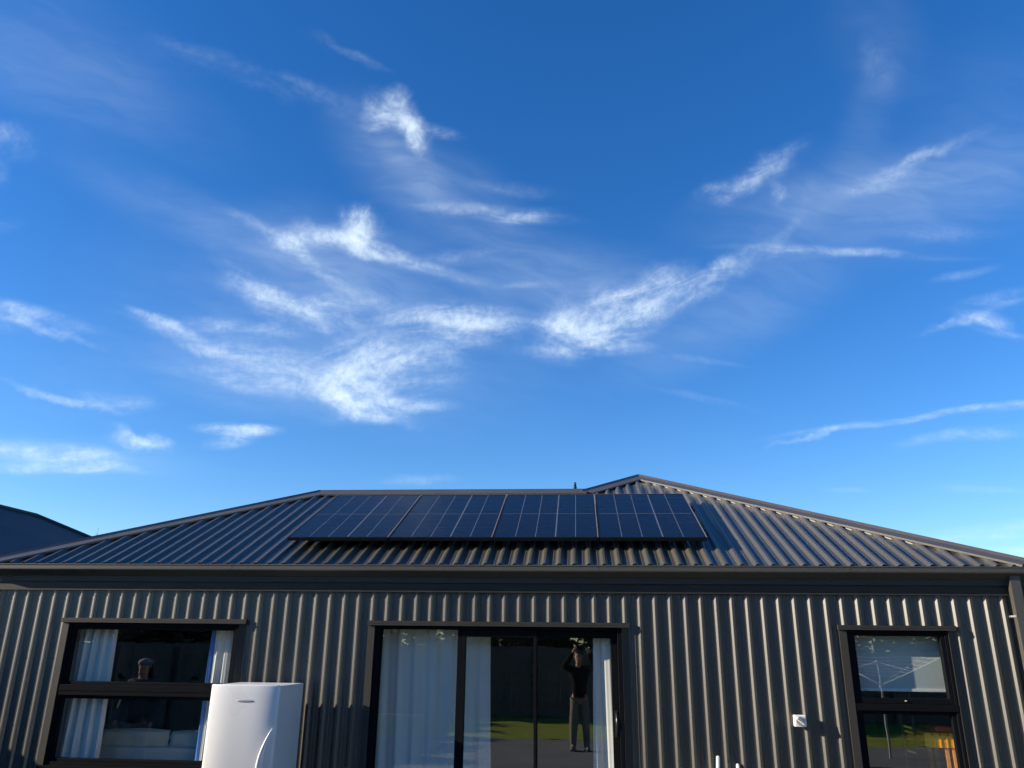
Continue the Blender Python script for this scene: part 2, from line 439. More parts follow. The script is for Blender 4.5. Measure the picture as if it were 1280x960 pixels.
# frieze, soffit, fascia, gutter
YE = -.06                                              # eave edge of the roof sheets
XL, XR = WL-.02, WR+.04
fr = MB()
fr.box((WL-.027, -.034, TRIMB), (WR+.027, -.002, TRIMT-.002)); fr.box((WL-.03, -.040, TRIMB-.004), (WR+.03, -.0345, TRIMB+.008))
fr.box((WL-.034, -.03, TRIMB), (WL-.029, 4.7, TRIMT-.002)); fr.box((WR+.029, -.03, TRIMB), (WR+.034, 8.9, TRIMT-.002))
H(fr, 'frieze_trim', M['trim'])
so = MB()
so.box((WL, -.052, TRIMT+.004), (WR, -.0, TRIMT+.012))
H(so, 'soffit', M['soffit'])
fa = MB()
fa.prism([(-.0545, TRIMT-.002), (-.044, TRIMT-.002), (-.044, TRIMT+.17), (-.0545, TRIMT+.17)], 0, WL-.04, WR+.04)
fa.box((WL-.05, -.043, TRIMT-.002), (WL-.040, 4.8, TRIMT+.17)); fa.box((WR+.040, -.043, TRIMT-.002), (WR+.05, 9.0, TRIMT+.17))
H(fa, 'fascia', M['soffit'])
gt = MB(); gb, gtz = EYE+.658, EYE+.723
def gutter_prof(y0, sgn):       # quad gutter: rounded lower front, rolled top lip
    o = y0; pts = [(o, gtz-.004), (o, gb-.034)]
    pts += [(o+sgn*.006, gb-.040), (o+sgn*.075, gb-.006)]
    for i in range(7):
        a = math.pi/2*i/6
        pts.append((o+sgn*(.088+.022*math.sin(a)), gb+.022-.022*math.cos(a)))
    pts += [(o+sgn*.112, gtz-.014), (o+sgn*.117, gtz-.010), (o+sgn*.118, gtz-.003), (o+sgn*.114, gtz+.001), (o+sgn*.104, gtz), (o+sgn*.102, gtz-.006),
            (o+sgn*.106, gtz-.012), (o+sgn*.106, gb+.03), (o+sgn*.085, gb+.004), (o+sgn*.006, gb-.030), (o+sgn*.004, gtz-.004)]
    return pts
gt.prism(gutter_prof(-.0555, -1), 0, WL-.155, WR+.155)
gt.prism([(WL-.051+(p[0]+.0555), p[1]) for p in gutter_prof(-.0555, -1)], 1, -.05, 4.9)
gt.prism([(WR+.051-(p[0]+.0555), p[1]) for p in gutter_prof(-.0555, -1)], 1, -.05, 9.0)
H(gt, 'gutter', M['gutter'])
for xx in (-3.35, .15, 2.4):                            # gutter joints
    jm = MB(); jm.prism([(p[0]-.0015, p[1]-.0008) for p in gutter_prof(-.0555, -1)], 0, xx, xx+.018); H(jm, 'gutter_joint', M['gutter'])
# downpipe: rectangular, with a bright folded edge and a bracket
dp = MB(); dx0, dx1 = 3.795, 3.885
dp.box((dx0, -.118, .15), (dx1, -.062, gb-.004), 0, .006)
dpo = H(dp, 'downpipe', M['gutter'])
br = MB(); br.box((dx0-.014, -.030, EYE+.297), (dx0-.001, -.021, EYE+.313)); br.box((dx0-.006, -.121, EYE+.297), (dx0-.001, -.03, EYE+.313))
H(br, 'pipe_bracket', M['galv'], dpo)

# ---- roof: L-shaped hip roof, 25 degrees
PITCH = R(25.); T = math.tan(PITCH); Z0 = EYE+.750
nF = Vector((0, -math.sin(PITCH), math.cos(PITCH)))
APX, HALF = .83, XR-.83                                 # right wing: ridge x and half width
LW = 2.41                                               # run of the left wing up to its ridge
def ytop(x):
    a = min(x-XL, LW) if XL <= x <= APX-HALF+LW else 0
    b = min(x-(APX-HALF), XR-x)
    return max(0, a, b)
roof = MB(); RPH = .205; RRH = .026
pr = rib_profile(XL, XR, RRH, RPH, .1392, side=.024, crown=.024, micro=.002)
keys = [XL+LW, APX-HALF+LW, APX]
for kx in keys:
    for i, (a, b) in enumerate(zip(pr, pr[1:])):
        if a[0] < kx < b[0]: pr.insert(i+1, (kx, a[1]+(b[1]-a[1])*(kx-a[0])/(b[0]-a[0]))); break
vs = []; nst = 4
for x, h in pr:
    t = ytop(x)
    for s in range(nst+1):
        y = YE-.07+(t+.07)*s/nst
        p = Vector((x, y, Z0+(y-YE)*T))+nF*h
        vs.append(p)
roof.add(vs, [(i*(nst+1)+s, (i+1)*(nst+1)+s, (i+1)*(nst+1)+s+1, i*(nst+1)+s+1) for i in range(len(pr)-1) for s in range(nst)])
# sheet end thickness at the eave
for (xa, ha), (xb, hb) in zip(pr, pr[1:]):
    e = [Vector((xx, YE-.07, Z0-.07*T))+nF*hh for xx, hh in ((xa, ha), (xb, hb))]
    roof.add([e[0], e[1], e[1]-nF*.003, e[0]-nF*.003], [(0, 1, 2, 3)])
ridge_z = Z0+LW*T; apex_z = Z0+HALF*T
yr = YE+LW; ya = YE+HALF; yb = YE+2*LW
def ribbed_slope(corner_fn, length, top_fn):            # remaining slopes, ribbed along the fall
    pr2 = rib_profile(0, length, RRH, .05, .1392, side=.027, crown=.030)
    vs = []
    for u, h in pr2:
        for s in (0, 1): vs.append(corner_fn(u, top_fn(u)*s, h))
    roof.add(vs, [(2*i, 2*i+2, 2*i+3, 2*i+1) for i in range(len(pr2)-1)])
cs, sn = math.cos(PITCH), math.sin(PITCH)
ribbed_slope(lambda u, w, h: (XL+w-sn*h, YE+u, Z0+w*T+cs*h), 2*LW, lambda u: min(u, 2*LW-u))                 # left end
ribbed_slope(lambda u, w, h: (XR-w+sn*h, YE+u, Z0+w*T+cs*h), 9.0, lambda u: min(u, HALF))                    # right side
ribbed_slope(lambda u, w, h: (XL+u, yb-w+sn*h, Z0+w*T+cs*h), 6.0, lambda u: min(u, LW))                      # back of left wing
ribbed_slope(lambda u, w, h: (APX-HALF+w-sn*h, YE+LW+u, Z0+w*T+cs*h), 9.0-LW, lambda u: min(HALF, LW+u))                # left side of right wing
H(roof, 'roof', M['roof'])
ul = MB()                                               # dark underlay just below the sheets
def U(x, y, w): return (x, y, Z0+w*T-.006)
ul.add([U(XL, YE-.06, -.06), U(XR, YE-.06, -.06), U(XR, YE, 0), U(APX, ya, HALF), U(APX-HALF+LW, yr, LW), U(XL+LW, yr, LW), U(XL, YE, 0)], [(0, 1, 2, 3, 4, 5, 6)])
ul.add([U(XL, YE, 0), U(XL+LW, yr, LW), U(XL, yb, 0)], [(0, 1, 2)])
ul.add([U(XR, YE, 0), U(XR, 9, 0), U(APX, 9, HALF), U(APX, ya, HALF)], [(0, 1, 2, 3)])
ul.add([U(XL, yb, 0), U(XL+LW, yr, LW), U(APX-HALF+LW, yr, LW), U(APX-HALF, yb, 0)], [(0, 1, 2, 3)])
ul.add([U(APX-HALF, yb, 0), U(APX-HALF+LW, yr, LW), U(APX, ya, HALF), U(APX, 9, HALF), U(APX-HALF, 9, 0)], [(0, 1, 2, 3, 4)])
H(ul, 'roof_underlay', M['rubber'])
# caps
def cap(p0, p1, n1, n2, name, w=.135, lift=.034, ext=.0):
    p0 = Vector(p0); p1 = Vector(p1); d = (p1-p0).normalized(); p0 = p0-d*ext; p1 = p1+d*ext
    mb = MB(); up = (n1+n2).normalized()
    segs = 1
    a = []
    for n, s in ((n1, 1), (n2, -1)):
        side = n.cross(d).normalized()
        if side.z > 0: side = -side
        a.append((n, side))
    for p in (p0, p1): pass
    prof = lambda p: [p+a[0][1]*w+a[0][0]*(lift-.016), p+a[0][1]*(w-.002)+a[0][0]*lift, p+a[0][1]*.02+a[0][0]*(lift+.002), p+a[0][1]*.012+up*(lift+.016), p+up*(lift+.024),
                      p+a[1][1]*.012+up*(lift+.016), p+a[1][1]*.02+a[1][0]*(lift+.002), p+a[1][1]*(w-.002)+a[1][0]*lift, p+a[1][1]*w+a[1][0]*(lift-.016)]
    A = prof(p0); B = prof(p1); n = len(A)
    mb.add(A+B, [(i, i+1, n+i+1, n+i) for i in range(n-1)])
    mb.add([v-up*.0025 for v in A]+[v-up*.0025 for v in B], [(i, i+1, n+i+1, n+i) for i in range(n-1)])
    return H(mb, name, M['cap'])
nL = Vector((-sn, 0, cs)); nR = Vector((sn, 0, cs)); nB = Vector((0, sn, cs))
P = lambda x, y, z: (x, y, z)
cap(P(XL-.01, YE-.01, Z0), P(XL+LW, yr, ridge_z), nF, nL, 'hip_cap', ext=.02)
cap(P(XL+LW, yr, ridge_z), P(APX-HALF+LW, yr, ridge_z), nF, nB, 'ridge_cap')
cap(P(APX-HALF+LW-.03, yr-.03, ridge_z-.03*T), P(APX, ya, apex_z), nF, nL, 'hip_cap', ext=.0)
cap(P(XR+.01, YE-.01, Z0), P(APX, ya, apex_z), nF, nR, 'hip_cap', ext=.02)
cap(P(APX, ya, apex_z), P(APX, 9.0, apex_z), nL, nR, 'ridge_cap')
cap(P(XL-.01, yb, Z0), P(XL+LW, yr, ridge_z), nB, nL, 'hip_cap')
# pale wedges imitating sunlit spots in the pans under the right hip cap
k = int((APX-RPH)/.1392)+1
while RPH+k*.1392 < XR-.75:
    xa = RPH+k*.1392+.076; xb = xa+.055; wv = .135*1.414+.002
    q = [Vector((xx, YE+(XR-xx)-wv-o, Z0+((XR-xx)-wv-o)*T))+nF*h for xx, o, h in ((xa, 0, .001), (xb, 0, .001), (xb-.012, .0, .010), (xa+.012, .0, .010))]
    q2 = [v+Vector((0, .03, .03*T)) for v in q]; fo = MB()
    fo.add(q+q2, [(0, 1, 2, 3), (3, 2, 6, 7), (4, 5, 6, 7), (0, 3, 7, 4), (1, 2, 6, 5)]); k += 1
    H(fo, 'sunlit_pan_spot', M['sunlit_spot'])

# ------------------------------------------------------------------ windows and door (parts of the house)
def flashing(mb, a, b, z0, z1, bottom):
    # head flashing: two stepped lips; jamb flashings rise towards the frame
    mb.box((a-.008, -.044, z1+.004), (b+.008, .0, z1+.030)); mb.box((a-.010, -.050, z1-.012), (b+.010, -.0, z1+.003))
    mb.prism([(a, -.004), (a, -.0265), (a+.062, -.030), (a+.062, .05), (a+.058, .05), (a+.058, -.004)], 2, z0, z1-.013)
    mb.prism([(b, -.004), (b-.058, -.004), (b-.058, .05), (b-.062, .05), (b-.062, -.031), (b, -.010)], 2, z0, z1-.013)
    if bottom: mb.box((a+.01, -.05, z0-.02), (b-.01, .0, z0-.002))
def fr_rect(mb, x0, x1, z0, z1, w, y0, y1, bev=.004):   # a rectangular frame of four bars
    w = w if isinstance(w, tuple) else (w, w, w, w)      # left right bottom top
    mb.box((x0, y0, z0), (x0+w[0], y1, z1), 0, bev); mb.box((x1-w[1], y0, z0), (x1, y1, z1), 0, bev)
    mb.box((x0+w[0], y0+.001, z1-w[3]), (x1-w[1], y1, z1), 0, bev); mb.box((x0+w[0], y0+.001, z0), (x1-w[1], y1, z0+w[2]), 0, bev)
def pane(x0, x1, z0, z1, y, parent, tilt=0):
    mb = MB(); mb.add([(x0, y, z0), (x1, y, z0), (x1, y, z1), (x0, y, z1)], [(0, 1, 2, 3)]); o = H(mb, 'glass_pane', M['glass'], parent); return o

# left window
a, b, z0, z1 = OPEN[0]
f = MB(); flashing(f, a, b, z0, z1, True); H(f, 'window_flashing', M['trim'])
f = MB()
fr_rect(f, a+.063, b-.063, z0+.01, z1-.016, (.028, .028, .04, .03), -.018, .07)
f.box((a+.07, -.026, EYE-.480), (b-.07, .065, EYE-.385), 0, .005); f.box((a+.075, -.030, EYE-.438), (b-.075, -.0265, EYE-.430))
f.box((a+.03, -.062, z0-.012), (b-.03, .0, z0+.022), 0, .004)
w1 = H(f, 'window', M['frame'])
for (q0, q1) in ((EYE-.386, z1-.045), (z0+.05, EYE-.479)):
    s = MB(); fr_rect(s, a+.090, b-.090, q0, q1, .030, -.004, .045); H(s, 'window_sash', M['frame'], w1)
    pane(a+.118, b-.118, q0+.028, q1-.028, .022, w1)
# sliding door
a, b, z0, z1 = OPEN[1]
f = MB(); flashing(f, a, b, z0, z1, False); H(f, 'door_flashing', M['trim'])
f = MB(); fr_rect(f, a+.063, b-.063, z0, z1-.016, (.05, .04, .05, .022), -.012, .11)
f.box((-1.136, .02, z0+.05), (-1.100, .095, z1-.04), 0, .004)
d1 = H(f, 'sliding_door', M['frame'])
s = MB(); fr_rect(s, -1.100, -.405, z0+.05, z1-.038, (.036, .030, .09, .068), .012, .05); H(s, 'door_sash', M['frame'], d1)
s = MB(); fr_rect(s, -.437, b-.103, z0+.05, z1-.038, (.030, .060, .09, .068), .055, .092); H(s, 'door_sash', M['frame'], d1)
s = MB(); fr_rect(s, a+.113, -1.134, z0+.05, z1-.038, (.012, .012, .05, .006), .02, .05, .002); H(s, 'door_sash', M['frame'], d1)
pane(a+.122, -1.143, z0+.09, z1-.042, .033, d1)
pane(-1.066, -.433, z0+.13, z1-.104, .030, d1)
pane(-.409, b-.160, z0+.13, z1-.104, .072, d1)
h = MB(); hx = b-.128; hz = EYE-.64
h.box((hx-.018, .040, hz-.11), (hx+.018, .054, hz+.11), 0, .004); h.tube([(hx, .045, hz+.09), (hx, -.006, hz+.075), (hx, -.012, hz), (hx, -.006, hz-.075), (hx, .045, hz-.09)], .011, 8)
H(h, 'door_handle', M['black_gloss'], d1)
h = MB(); h.box((hx-.008, .034, hz-.075), (hx+.008, .0395, hz-.045), 0, .002); H(h, 'lock_barrel', M['chrome'], d1)
# right window
a, b, z0, z1 = OPEN[2]
f = MB(); flashing(f, a, b, z0, z1, True); H(f, 'window_flashing', M['trim'])
f = MB(); fr_rect(f, a+.063, b-.063, z0+.01, z1-.016, (.022, .030, .04, .018), -.022, .07)
f.box((a+.066, -.028, EYE-.488), (b-.066, .065, EYE-.430), 0, .005)
f.box((a+.03, -.062, z0-.012), (b-.03, .0, z0+.022), 0, .004)
w2 = H(f, 'window', M['frame'])
for (q0, q1, yy) in ((EYE-.429, z1-.034, -.014), (z0+.05, EYE-.489, 0)):
    s = MB(); fr_rect(s, a+.086, b-.093, q0, q1, (.046, .036, .045 if q0 > 1 else .03, .026), yy, .045); H(s, 'window_sash', M['frame'], w2)
    pane(a+.130, b-.127, q0+.028, q1-.024, .022, w2)
cl = MB(); cl.ell(((a+b)/2+.0, -.018, EYE-.423+.018), (.013, .008, .006)); H(cl, 'window_catch', M['catch'], w2)

# ------------------------------------------------------------------ curtains, blind, furniture
def curtain(name, label, x0, x1, z0, z1, y, folds, amp, mat, flare=0., seed=0., group=None, gather=0.):
    mb = MB(); nu, nv = int(folds*14), 26; vs = []
    for side in (0, 1):
        for j in range(nv+1):
            t = j/nv; z = z1+(z0-z1)*t
            for i in range(nu+1):
                u = i/nu
                xx = x0+(x1-x0)*u+flare*t*(u)+.012*math.sin(3*t+u*5+seed)
                ph = u*folds*2*math.pi+seed+.9*math.sin(t*1.6+seed+u*3)*(.4+gather*t)
                yy = y+amp*(.35+.65*t)*(math.sin(ph)+.35*math.sin(2.3*ph+seed))+(.012 if t < .03 else 0)*math.sin(ph*2)+side*.0025
                vs.append((xx, yy, z))
    n = (nu+1)*(nv+1)
    for sd in (0, 1):
        mb.add(vs[sd*n:(sd+1)*n], [(j*(nu+1)+i, j*(nu+1)+i+1, (j+1)*(nu+1)+i+1, (j+1)*(nu+1)+i) for j in range(nv) for i in range(nu)], 0, True)
    o = mb.build(name, mat); o.location = (0, 0, 0)
    return tag(o, label, 'curtain', group)
CT = EYE+.21
curtain('curtain', 'pale curtain gathered at the left edge of the left window', -4.95, -4.55, .35, CT, .15, 4, .030, M['curtain'], 0, .3)
curtain('curtain', 'pale curtain hanging at the right end of the left window, behind the fridge', -3.56, -3.24, .35, CT, .15, 3.2, .028, M['curtain'], -.0, 1.3)
curtain('curtain', 'thin blue curtain edge beside the pale curtain at the right of the left window', -3.60, -3.565, .35, CT, .17, 1, .012, M['blue_cloth'], .0, 2.3)
curtain('curtain', 'wide pale blue grey curtain filling the fixed left pane of the sliding door', -1.93, -.87, .13, CT, .25, 6.5, .028, M['curtain'], .06, 4.1, gather=.5)
curtain('curtain', 'narrow pale curtain bunched at the handle side of the sliding door', .105, .38, .13, CT, .165, 2.6, .028, M['curtain'], .0, 2.2)
rb = empty('roller_blind', 'pale roller blind drawn over the upper pane of the right window', 'blind', (2.86, .115, EYE+.19))
mb = MB(); mb.box((-.40, -.002, -.50), (.40, .002, -.02)); mb.build('blind_sheet', M['blind'], rb)
mb = MB(); mb.tube([(-.42, .025, -.015), (.42, .025, -.015)], .022, 12); mb.build('roller', M['white_plastic'], rb)
mb = MB(); mb.box((-.40, -.012, -.525), (.40, .008, -.50), 0, .004); mb.build('bottom_bar', M['white_plastic'], rb)

sofa = empty('sofa', 'pale grey green sofa with two back cushions standing against the left window', 'sofa', (-4.15, .62, FLOOR))
mb = MB(); mb.box((-1.0, -.22, .10), (1.0, .02, .74), 0, .04); mb.build('backrest', M['sofa'], sofa)
mb = MB(); mb.box((-1.0, .0, .08), (1.0, .75, .40), 0, .04); mb.build('seat', M['sofa'], sofa)
def cushion(cx, w, seed):
    mb = MB(); nu, nv = 22, 12; vs = []
    for sd in (-1, 1):
        for j in range(nv+1):
            for i in range(nu+1):
                u = -1+2*i/nu; v = -1+2*j/nv
                e = (max(0, 1-abs(u)**5)*max(0, 1-abs(v)**4))**.5
                vs.append((cx+u*w/2+.006*math.sin(7*v+seed), sd*.085*e+.008*math.sin(5*u+3*v+seed)*e, .79+v*.09+.012*math.sin(3*u+seed)*(v > 0)))
    n = (nu+1)*(nv+1)
    for s in (0, 1): mb.add(vs[s*n:(s+1)*n], [(j*(nu+1)+i, j*(nu+1)+i+1, (j+1)*(nu+1)+i+1, (j+1)*(nu+1)+i) for j in range(nv) for i in range(nu)], 0, True)
    return mb
for cx, w, sd in ((-.46, 1.06, .4), (.53, .90, 2.)): cushion(cx, w, sd).build('back_cushion', M['sofa'], sofa, (0, -.06, 0))
for xx in (-.95, .95):
    mb = MB(); mb.box((xx-.09, -.2, .1), (xx+.09, .75, .62), 0, .04); mb.build('armrest', M['sofa'], sofa)

st = empty('stool', 'orange pine slatted bar stool with red cushion inside the right window', 'stool', (3.275, .345, FLOOR+.027))
mb = MB()
for i in range(4): mb.box((-.30+i*.066, -.2, .98), (-.30+i*.066+.060, .2, 1.005), 0, .004)
mb.box((-.30, -.20, .885), (-.04, -.18, .979), 0, .004)
for i in range(5): mb.box((-.285+i*.054, -.206, .888), (-.285+i*.054+.010, -.2005, .975))
mb.box((-.30, .18, .90), (-.04, .20, .979), 0, .004); mb.build('slatted_top', M['orange_wood'], st)
for lx in (-.125, -.065):
    for ly in (-.19, .17):
        mb = MB(); mb.box((lx-.016, ly, 0), (lx+.016, ly+.03, .884), 0, .003); mb.build('leg', M['orange_wood'], st)
mb = MB(); mb.box((-.19, -.17, 1.008), (-.045, .16, 1.050), 0, .015); mb.build('cushion', M['red'], st)

ld = empty('toy_ladder', 'black two pole stand with yellow rungs and yellow base inside the right window', 'stand', (2.90, .30, FLOOR))
for lx in (-.05, .05):
    mb = MB(); mb.tube([(lx, 0, .1), (lx*1.0, 0, 1.35)], .013, 8); mb.build('pole', M['black_gloss'], ld)
for z in (1.06, 1.02, .86):
    mb = MB(); mb.tube([(-.035, -.005, z+.012), (.035, -.005, z-.008)], .010, 8); mb.build('rung', M['yellow'], ld)
mb = MB(); mb.box((-.11, -.08, 0), (.12, .08, .62), 0, .02); mb.box((-.02, -.07, .60), (.04, .04, .68), 0, .01); mb.build('base', M['yellow'], ld)

# ------------------------------------------------------------------ solar panels and rails
PW, PL, PG = 1.036, 1.70, .0145
PX0 = -2.953; PY0 = .262
def roof_pt(x, y, lift): # y horizontal, lift normal
    return Vector((x, y, Z0+(y-YE)*T))+nF*lift
def make_panel():
    e = empty('solar_panel', 'x', 'solar panel', (0, 0, 0))
    mb = MB(); w, l, t = PW, PL, .035
    fr_ = .011
    mb.box((0, 0, -t), (w, fr_, 0)); mb.box((0, l-fr_, -t), (w, l, 0)); mb.box((0, fr_, -t), (fr_, l-fr_, 0)); mb.box((w-fr_, fr_, -t), (w, l-fr_, 0))
    mb.box((fr_, fr_, -t), (w-fr_, l-fr_, -t+.004))
    mb.build('frame', M['panel_frame'], e)
    mb = MB(); mb.box((fr_+.001, fr_+.001, -.008), (w-fr_-.001, l-fr_-.001, -.002)); mb.build('cell_sheet', M['cell'], e)
    mb = MB(); cw = (w-2*fr_-.02)/5
    for i in range(1, 5):
        x = fr_+.01+cw*i; ww = .0062 if i == 3 else .0032
        mb.box((x-ww, fr_+.015, -.0018), (x+ww, l-fr_-.015, -.0010))
    mb.box((fr_+.012, l*.5-.0045, -.0009), (w-fr_-.012, l*.5+.0045, -.0003))
    mb.build('busbars', M['busbar'], e)
    mb = MB()
    for i in range(1, 10):
        if i != 5: mb.box((fr_+.012, l*i/10-.0012, -.0016), (w-fr_-.012, l*i/10+.0012, -.0013))
    mb.build('cell_gaps', M['busbar_dim'], e)
    mb = MB()
    mb.box((w-.004, .004, -.003), (w+.0045, l-.004, .003)); mb.box((.0, l-.004, -.004), (w, l+.002, .002)); mb.build('edge_strip', M['panel_edge'], e)
    return e
M['busbar_dim'] = pbr('cell_gap_line', (.035, .04, .06), .4)
labs = ['solar panel at the left end of the row, nearest the left hip', 'second solar panel from the left, between the first and third panels',
        'third solar panel from the left, just below the meeting of the two ridges', 'solar panel at the right end of the row, its shadow on the open roof']
pp = make_panel()
for i in range(4):
    o = pp if i == 0 else copy_tree(pp)
    o.location = roof_pt(PX0+i*(PW+PG), PY0, .14); o.rotation_euler = (PITCH, 0, 0)
    tag(o, labs[i], 'solar panel', 'solar panels in a row on the roof')
for dy, lab in ((.30, 'lower black mounting rail under the solar panels'), (1.15, 'upper black mounting rail under the solar panels')):
    e = empty('mounting_rail', lab, 'rail', roof_pt(PX0, PY0+dy*math.cos(PITCH), .085), 'rails under the solar panels'); e.rotation_euler = (PITCH, 0, 0)
    mb = MB(); mb.box((-.04, -.02, -.02), (4*PW+3*PG+.055, .02, .018), 0, .002); mb.build('bar', M['rail'], e)
    for i in range(5):
        x = .06+i*1.03; mb = MB(); mb.box((x-.025, -.03, -.062), (x+.025, -.02, .01)); mb.box((x-.025, -.06, -.062), (x+.025, -.02, -.056)); mb.build('foot', M['rail'], e)
    mb = MB(); x = 4*PW+3*PG; mb.box((x+.005, -.02, .018), (x+.035, .02, .055), 0, .003); mb.build('end_clamp', M['rail'], e)

# ------------------------------------------------------------------ fridge outside
fx0, fx1, fyb, fyf = -3.115, -2.520, -.15, -.80; fz = EYE-.348
fg = empty('fridge', 'white upright fridge with curved door and grey oval badge, standing outside by the left window', 'fridge', ((fx0+fx1)/2, (fyb+fyf)/2, .02))
cx, cy = fg.location.x, fg.location.y; L_ = lambda x, y, z: (x-cx, y-cy, z-.02)
mb = MB(); hw = (fx1-fx0)/2
mb.box((-hw, -.24, .05), (hw, (fyb-fyf)/2, fz-.006), 0, .010); mb.build('cabinet', M['fridge_side'], fg)
mb = MB(); prof = []
n = 26; dpt = .045; yf0 = -.245
rr = .03
for i in range(n+1):                                   # bowed door front
    u = -1+2*i/n
    prof.append((u*hw*.998, yf0-dpt*(1-abs(u)**3.2*.72) - .0))
prof = [(-hw*.998, yf0)]+prof+[(hw*.998, yf0)]
vs = []; zsd = [.06, .064, fz-.075, fz-.012, fz-.003, fz]; ins = [.006, 0, 0, .0, .002, .008]
for z, ii in zip(zsd, ins):
    k_ = 1-ii/hw
    vs += [(p[0]*k_, yf0+(p[1]-yf0)*(1-ii/dpt*.8), z+ (0.003*(1-(p[0]/hw)**2) if z > 1 else 0)) for p in prof]
m_ = len(prof)
mb.add(vs, [(j*m_+i, j*m_+(i+1) % m_, (j+1)*m_+(i+1) % m_, (j+1)*m_+i) for j in range(len(zsd)-1) for i in range(m_)], 0, True)
mb.add(vs[-m_:], [tuple(range(m_))]); mb.add(vs[:m_], [tuple(range(m_))[::-1]])
door = mb.build('door', M['fridge'], fg)
mb = MB(); mb.box((-hw+.004, -.2445, .06), (hw-.004, -.2405, fz-.03)); mb.build('door_seal', M['white_plastic'], fg)
mb = MB()                                             # oval badge, slightly proud
mb.ell((.02, yf0-dpt-.001, fz-.125), (.075, .004, .011), 0, 20, 8); mb.build('badge', M['grey_badge'], door)
mb = MB(); pts = []
for i in range(17):
    t = i/16; z = fz-.33-t*.62; bx = hw*.93-.085*math.sin(t*math.pi)**.9
    pts.append((bx, yf0-.040-.012*math.sin(t*math.pi)-.035*(1-abs((bx)/hw)**3.2)*.7, z))
mb.tube(pts, [.004+.012*math.sin(math.pi*min(1, max(0, i/16))) for i in range(17)], 10); mb.build('door_handle', M['fridge'], door)
for qx in (-hw+.03, hw-.08):
    for qy in (-.2, .2): mb = MB(); mb.box((qx, qy, 0), (qx+.05, qy+.05, .05)); mb.build('foot', M['dark_plastic'], fg)

# ------------------------------------------------------------------ wall switch box
sx, sz = 1.876, EYE-.577
sb = empty('outdoor_socket', 'small white outdoor isolator box with grey diagonal rotary handle on the ribbed wall', 'switch box', (sx, -.022, sz))
mb = MB(); mb.box((-.05, -.055, -.047), (.05, 0, .047), 0, .008); mb.build('housing', M['white_plastic'], sb)
mb = MB(); mb.tube([(0, -.055, 0), (0, -.061, 0)], .037, 24); mb.build('dial_ring', M['grey_badge'], sb)
mb = MB(); c_ = Matrix.Rotation(R(38), 3, 'Y'); bm2 = MB().box((-.040, -.074, -.011), (.040, -.0615, .011), 0, .004)
mb.add([c_ @ Vector(v) for v in bm2.v], bm2.f); mb.build('rotary_handle', M['white_plastic'], sb)
mb = MB(); bm2 = MB().box((-.034, -.0765, -.003), (.034, -.0742, .003)); mb.add([c_ @ Vector(v) for v in bm2.v], bm2.f); mb.build('handle_groove', M['dark_plastic'], sb)
mb = MB(); mb.tube([(-.0, -.02, -.047), (0, -.02, -.053)], .010, 10); mb.build('cable_gland', M['dark_plastic'], sb)

# ------------------------------------------------------------------ two white pipes leaning on the wall
for (tx, tz, bx, ly, lab) in ((1.160, EYE-.868, 1.03, -.42, 'white plastic pipe leaning on the wall, the left and taller of two'), (1.321, EYE-.925, 1.30, -.36, 'white plastic pipe leaning on the wall, the right and shorter of two')):
    e = empty('plastic_pipe', lab, 'pipe', (bx, ly, .02), 'white plastic pipes')
    mb = MB(); tp = Vector((tx-bx, -.05-ly, tz-.02)); d = tp.normalized()
    pts = [Vector((0, 0, 0)), tp-d*.014, tp-d*.006, tp-d*.0015, tp]; mb.tube(pts, [.0155, .0155, .0135, .009, .002], 14); mb.build('pipe', M['white_plastic'], e)
    mb = MB(); mb.tube([d*.0, d*.05], .019, 14); mb.build('pipe_collar', M['white_plastic'], e)

# ------------------------------------------------------------------ neighbour's house on the left
nh = empty('neighbour_house', 'neighbouring house with plain navy blue hipped roof beyond the left hip', 'house', (-15.92, 11.5, 0))
rx, rz0, run = 0., 5.285, (5.285-2.5)/T
y0n, y1n = 6.0-11.5, 14.0-11.5
mb = MB(); v = [(rx, y0n, rz0), (rx, y1n, rz0), (run, y1n+run, 2.5), (-run, y1n+run, 2.5), (-run, y0n-run, 2.5), (run, y0n-run, 2.5)]
mb.add(v, [(0, 1, 2, 5), (1, 3, 2), (1, 0, 4, 3), (0, 5, 4)]); mb.add([(p[0], p[1], p[2]-.03) for p in v], [(0, 1, 2, 5), (1, 3, 2), (1, 0, 4, 3), (0, 5, 4)])
mb.build('roof', M['navy_roof'], nh)
mb = MB()
for p, q in ((0, 1), (1, 2), (1, 3), (0, 4), (0, 5)):
    A, B = Vector(v[p]), Vector(v[q]); mb.tube([A+Vector((0, 0, .02)), B+Vector((0, 0, .02))], .06, 8)
mb.build('ridge_caps', M['navy_roof'], nh)
mb = MB(); mb.box((-run+.5, y0n-run+.5, 0), (run-.5, y1n+run-.5, 2.48)); mb.build('wall', M['brick'], nh)
mb = MB()
for s in (-1, 1): mb.box((s*(run+.0), y0n-run, 2.38), (s*(run+.1), y1n+run, 2.5))
mb.box((-run, y0n-run-.1, 2.38), (run, y0n-run, 2.5)); mb.box((-run, y1n+run, 2.38), (run, y1n+run+.1, 2.5)); mb.build('gutter', M['navy_roof'], nh)
for (wx, wz) in ((-3.5, 1.4), (2.5, 1.4)):
    mb = MB(); mb.box((wx-.8, y0n-run+.47, wz-.6), (wx+.8, y0n-run+.55, wz+.6)); wo = mb.build('window', M['frame'], nh)
    mb = MB(); mb.box((wx-.74, y0n-run+.46, wz-.54), (wx+.74, y0n-run+.469, wz+.54)); mb.build('pane', M['black_gloss'], wo)
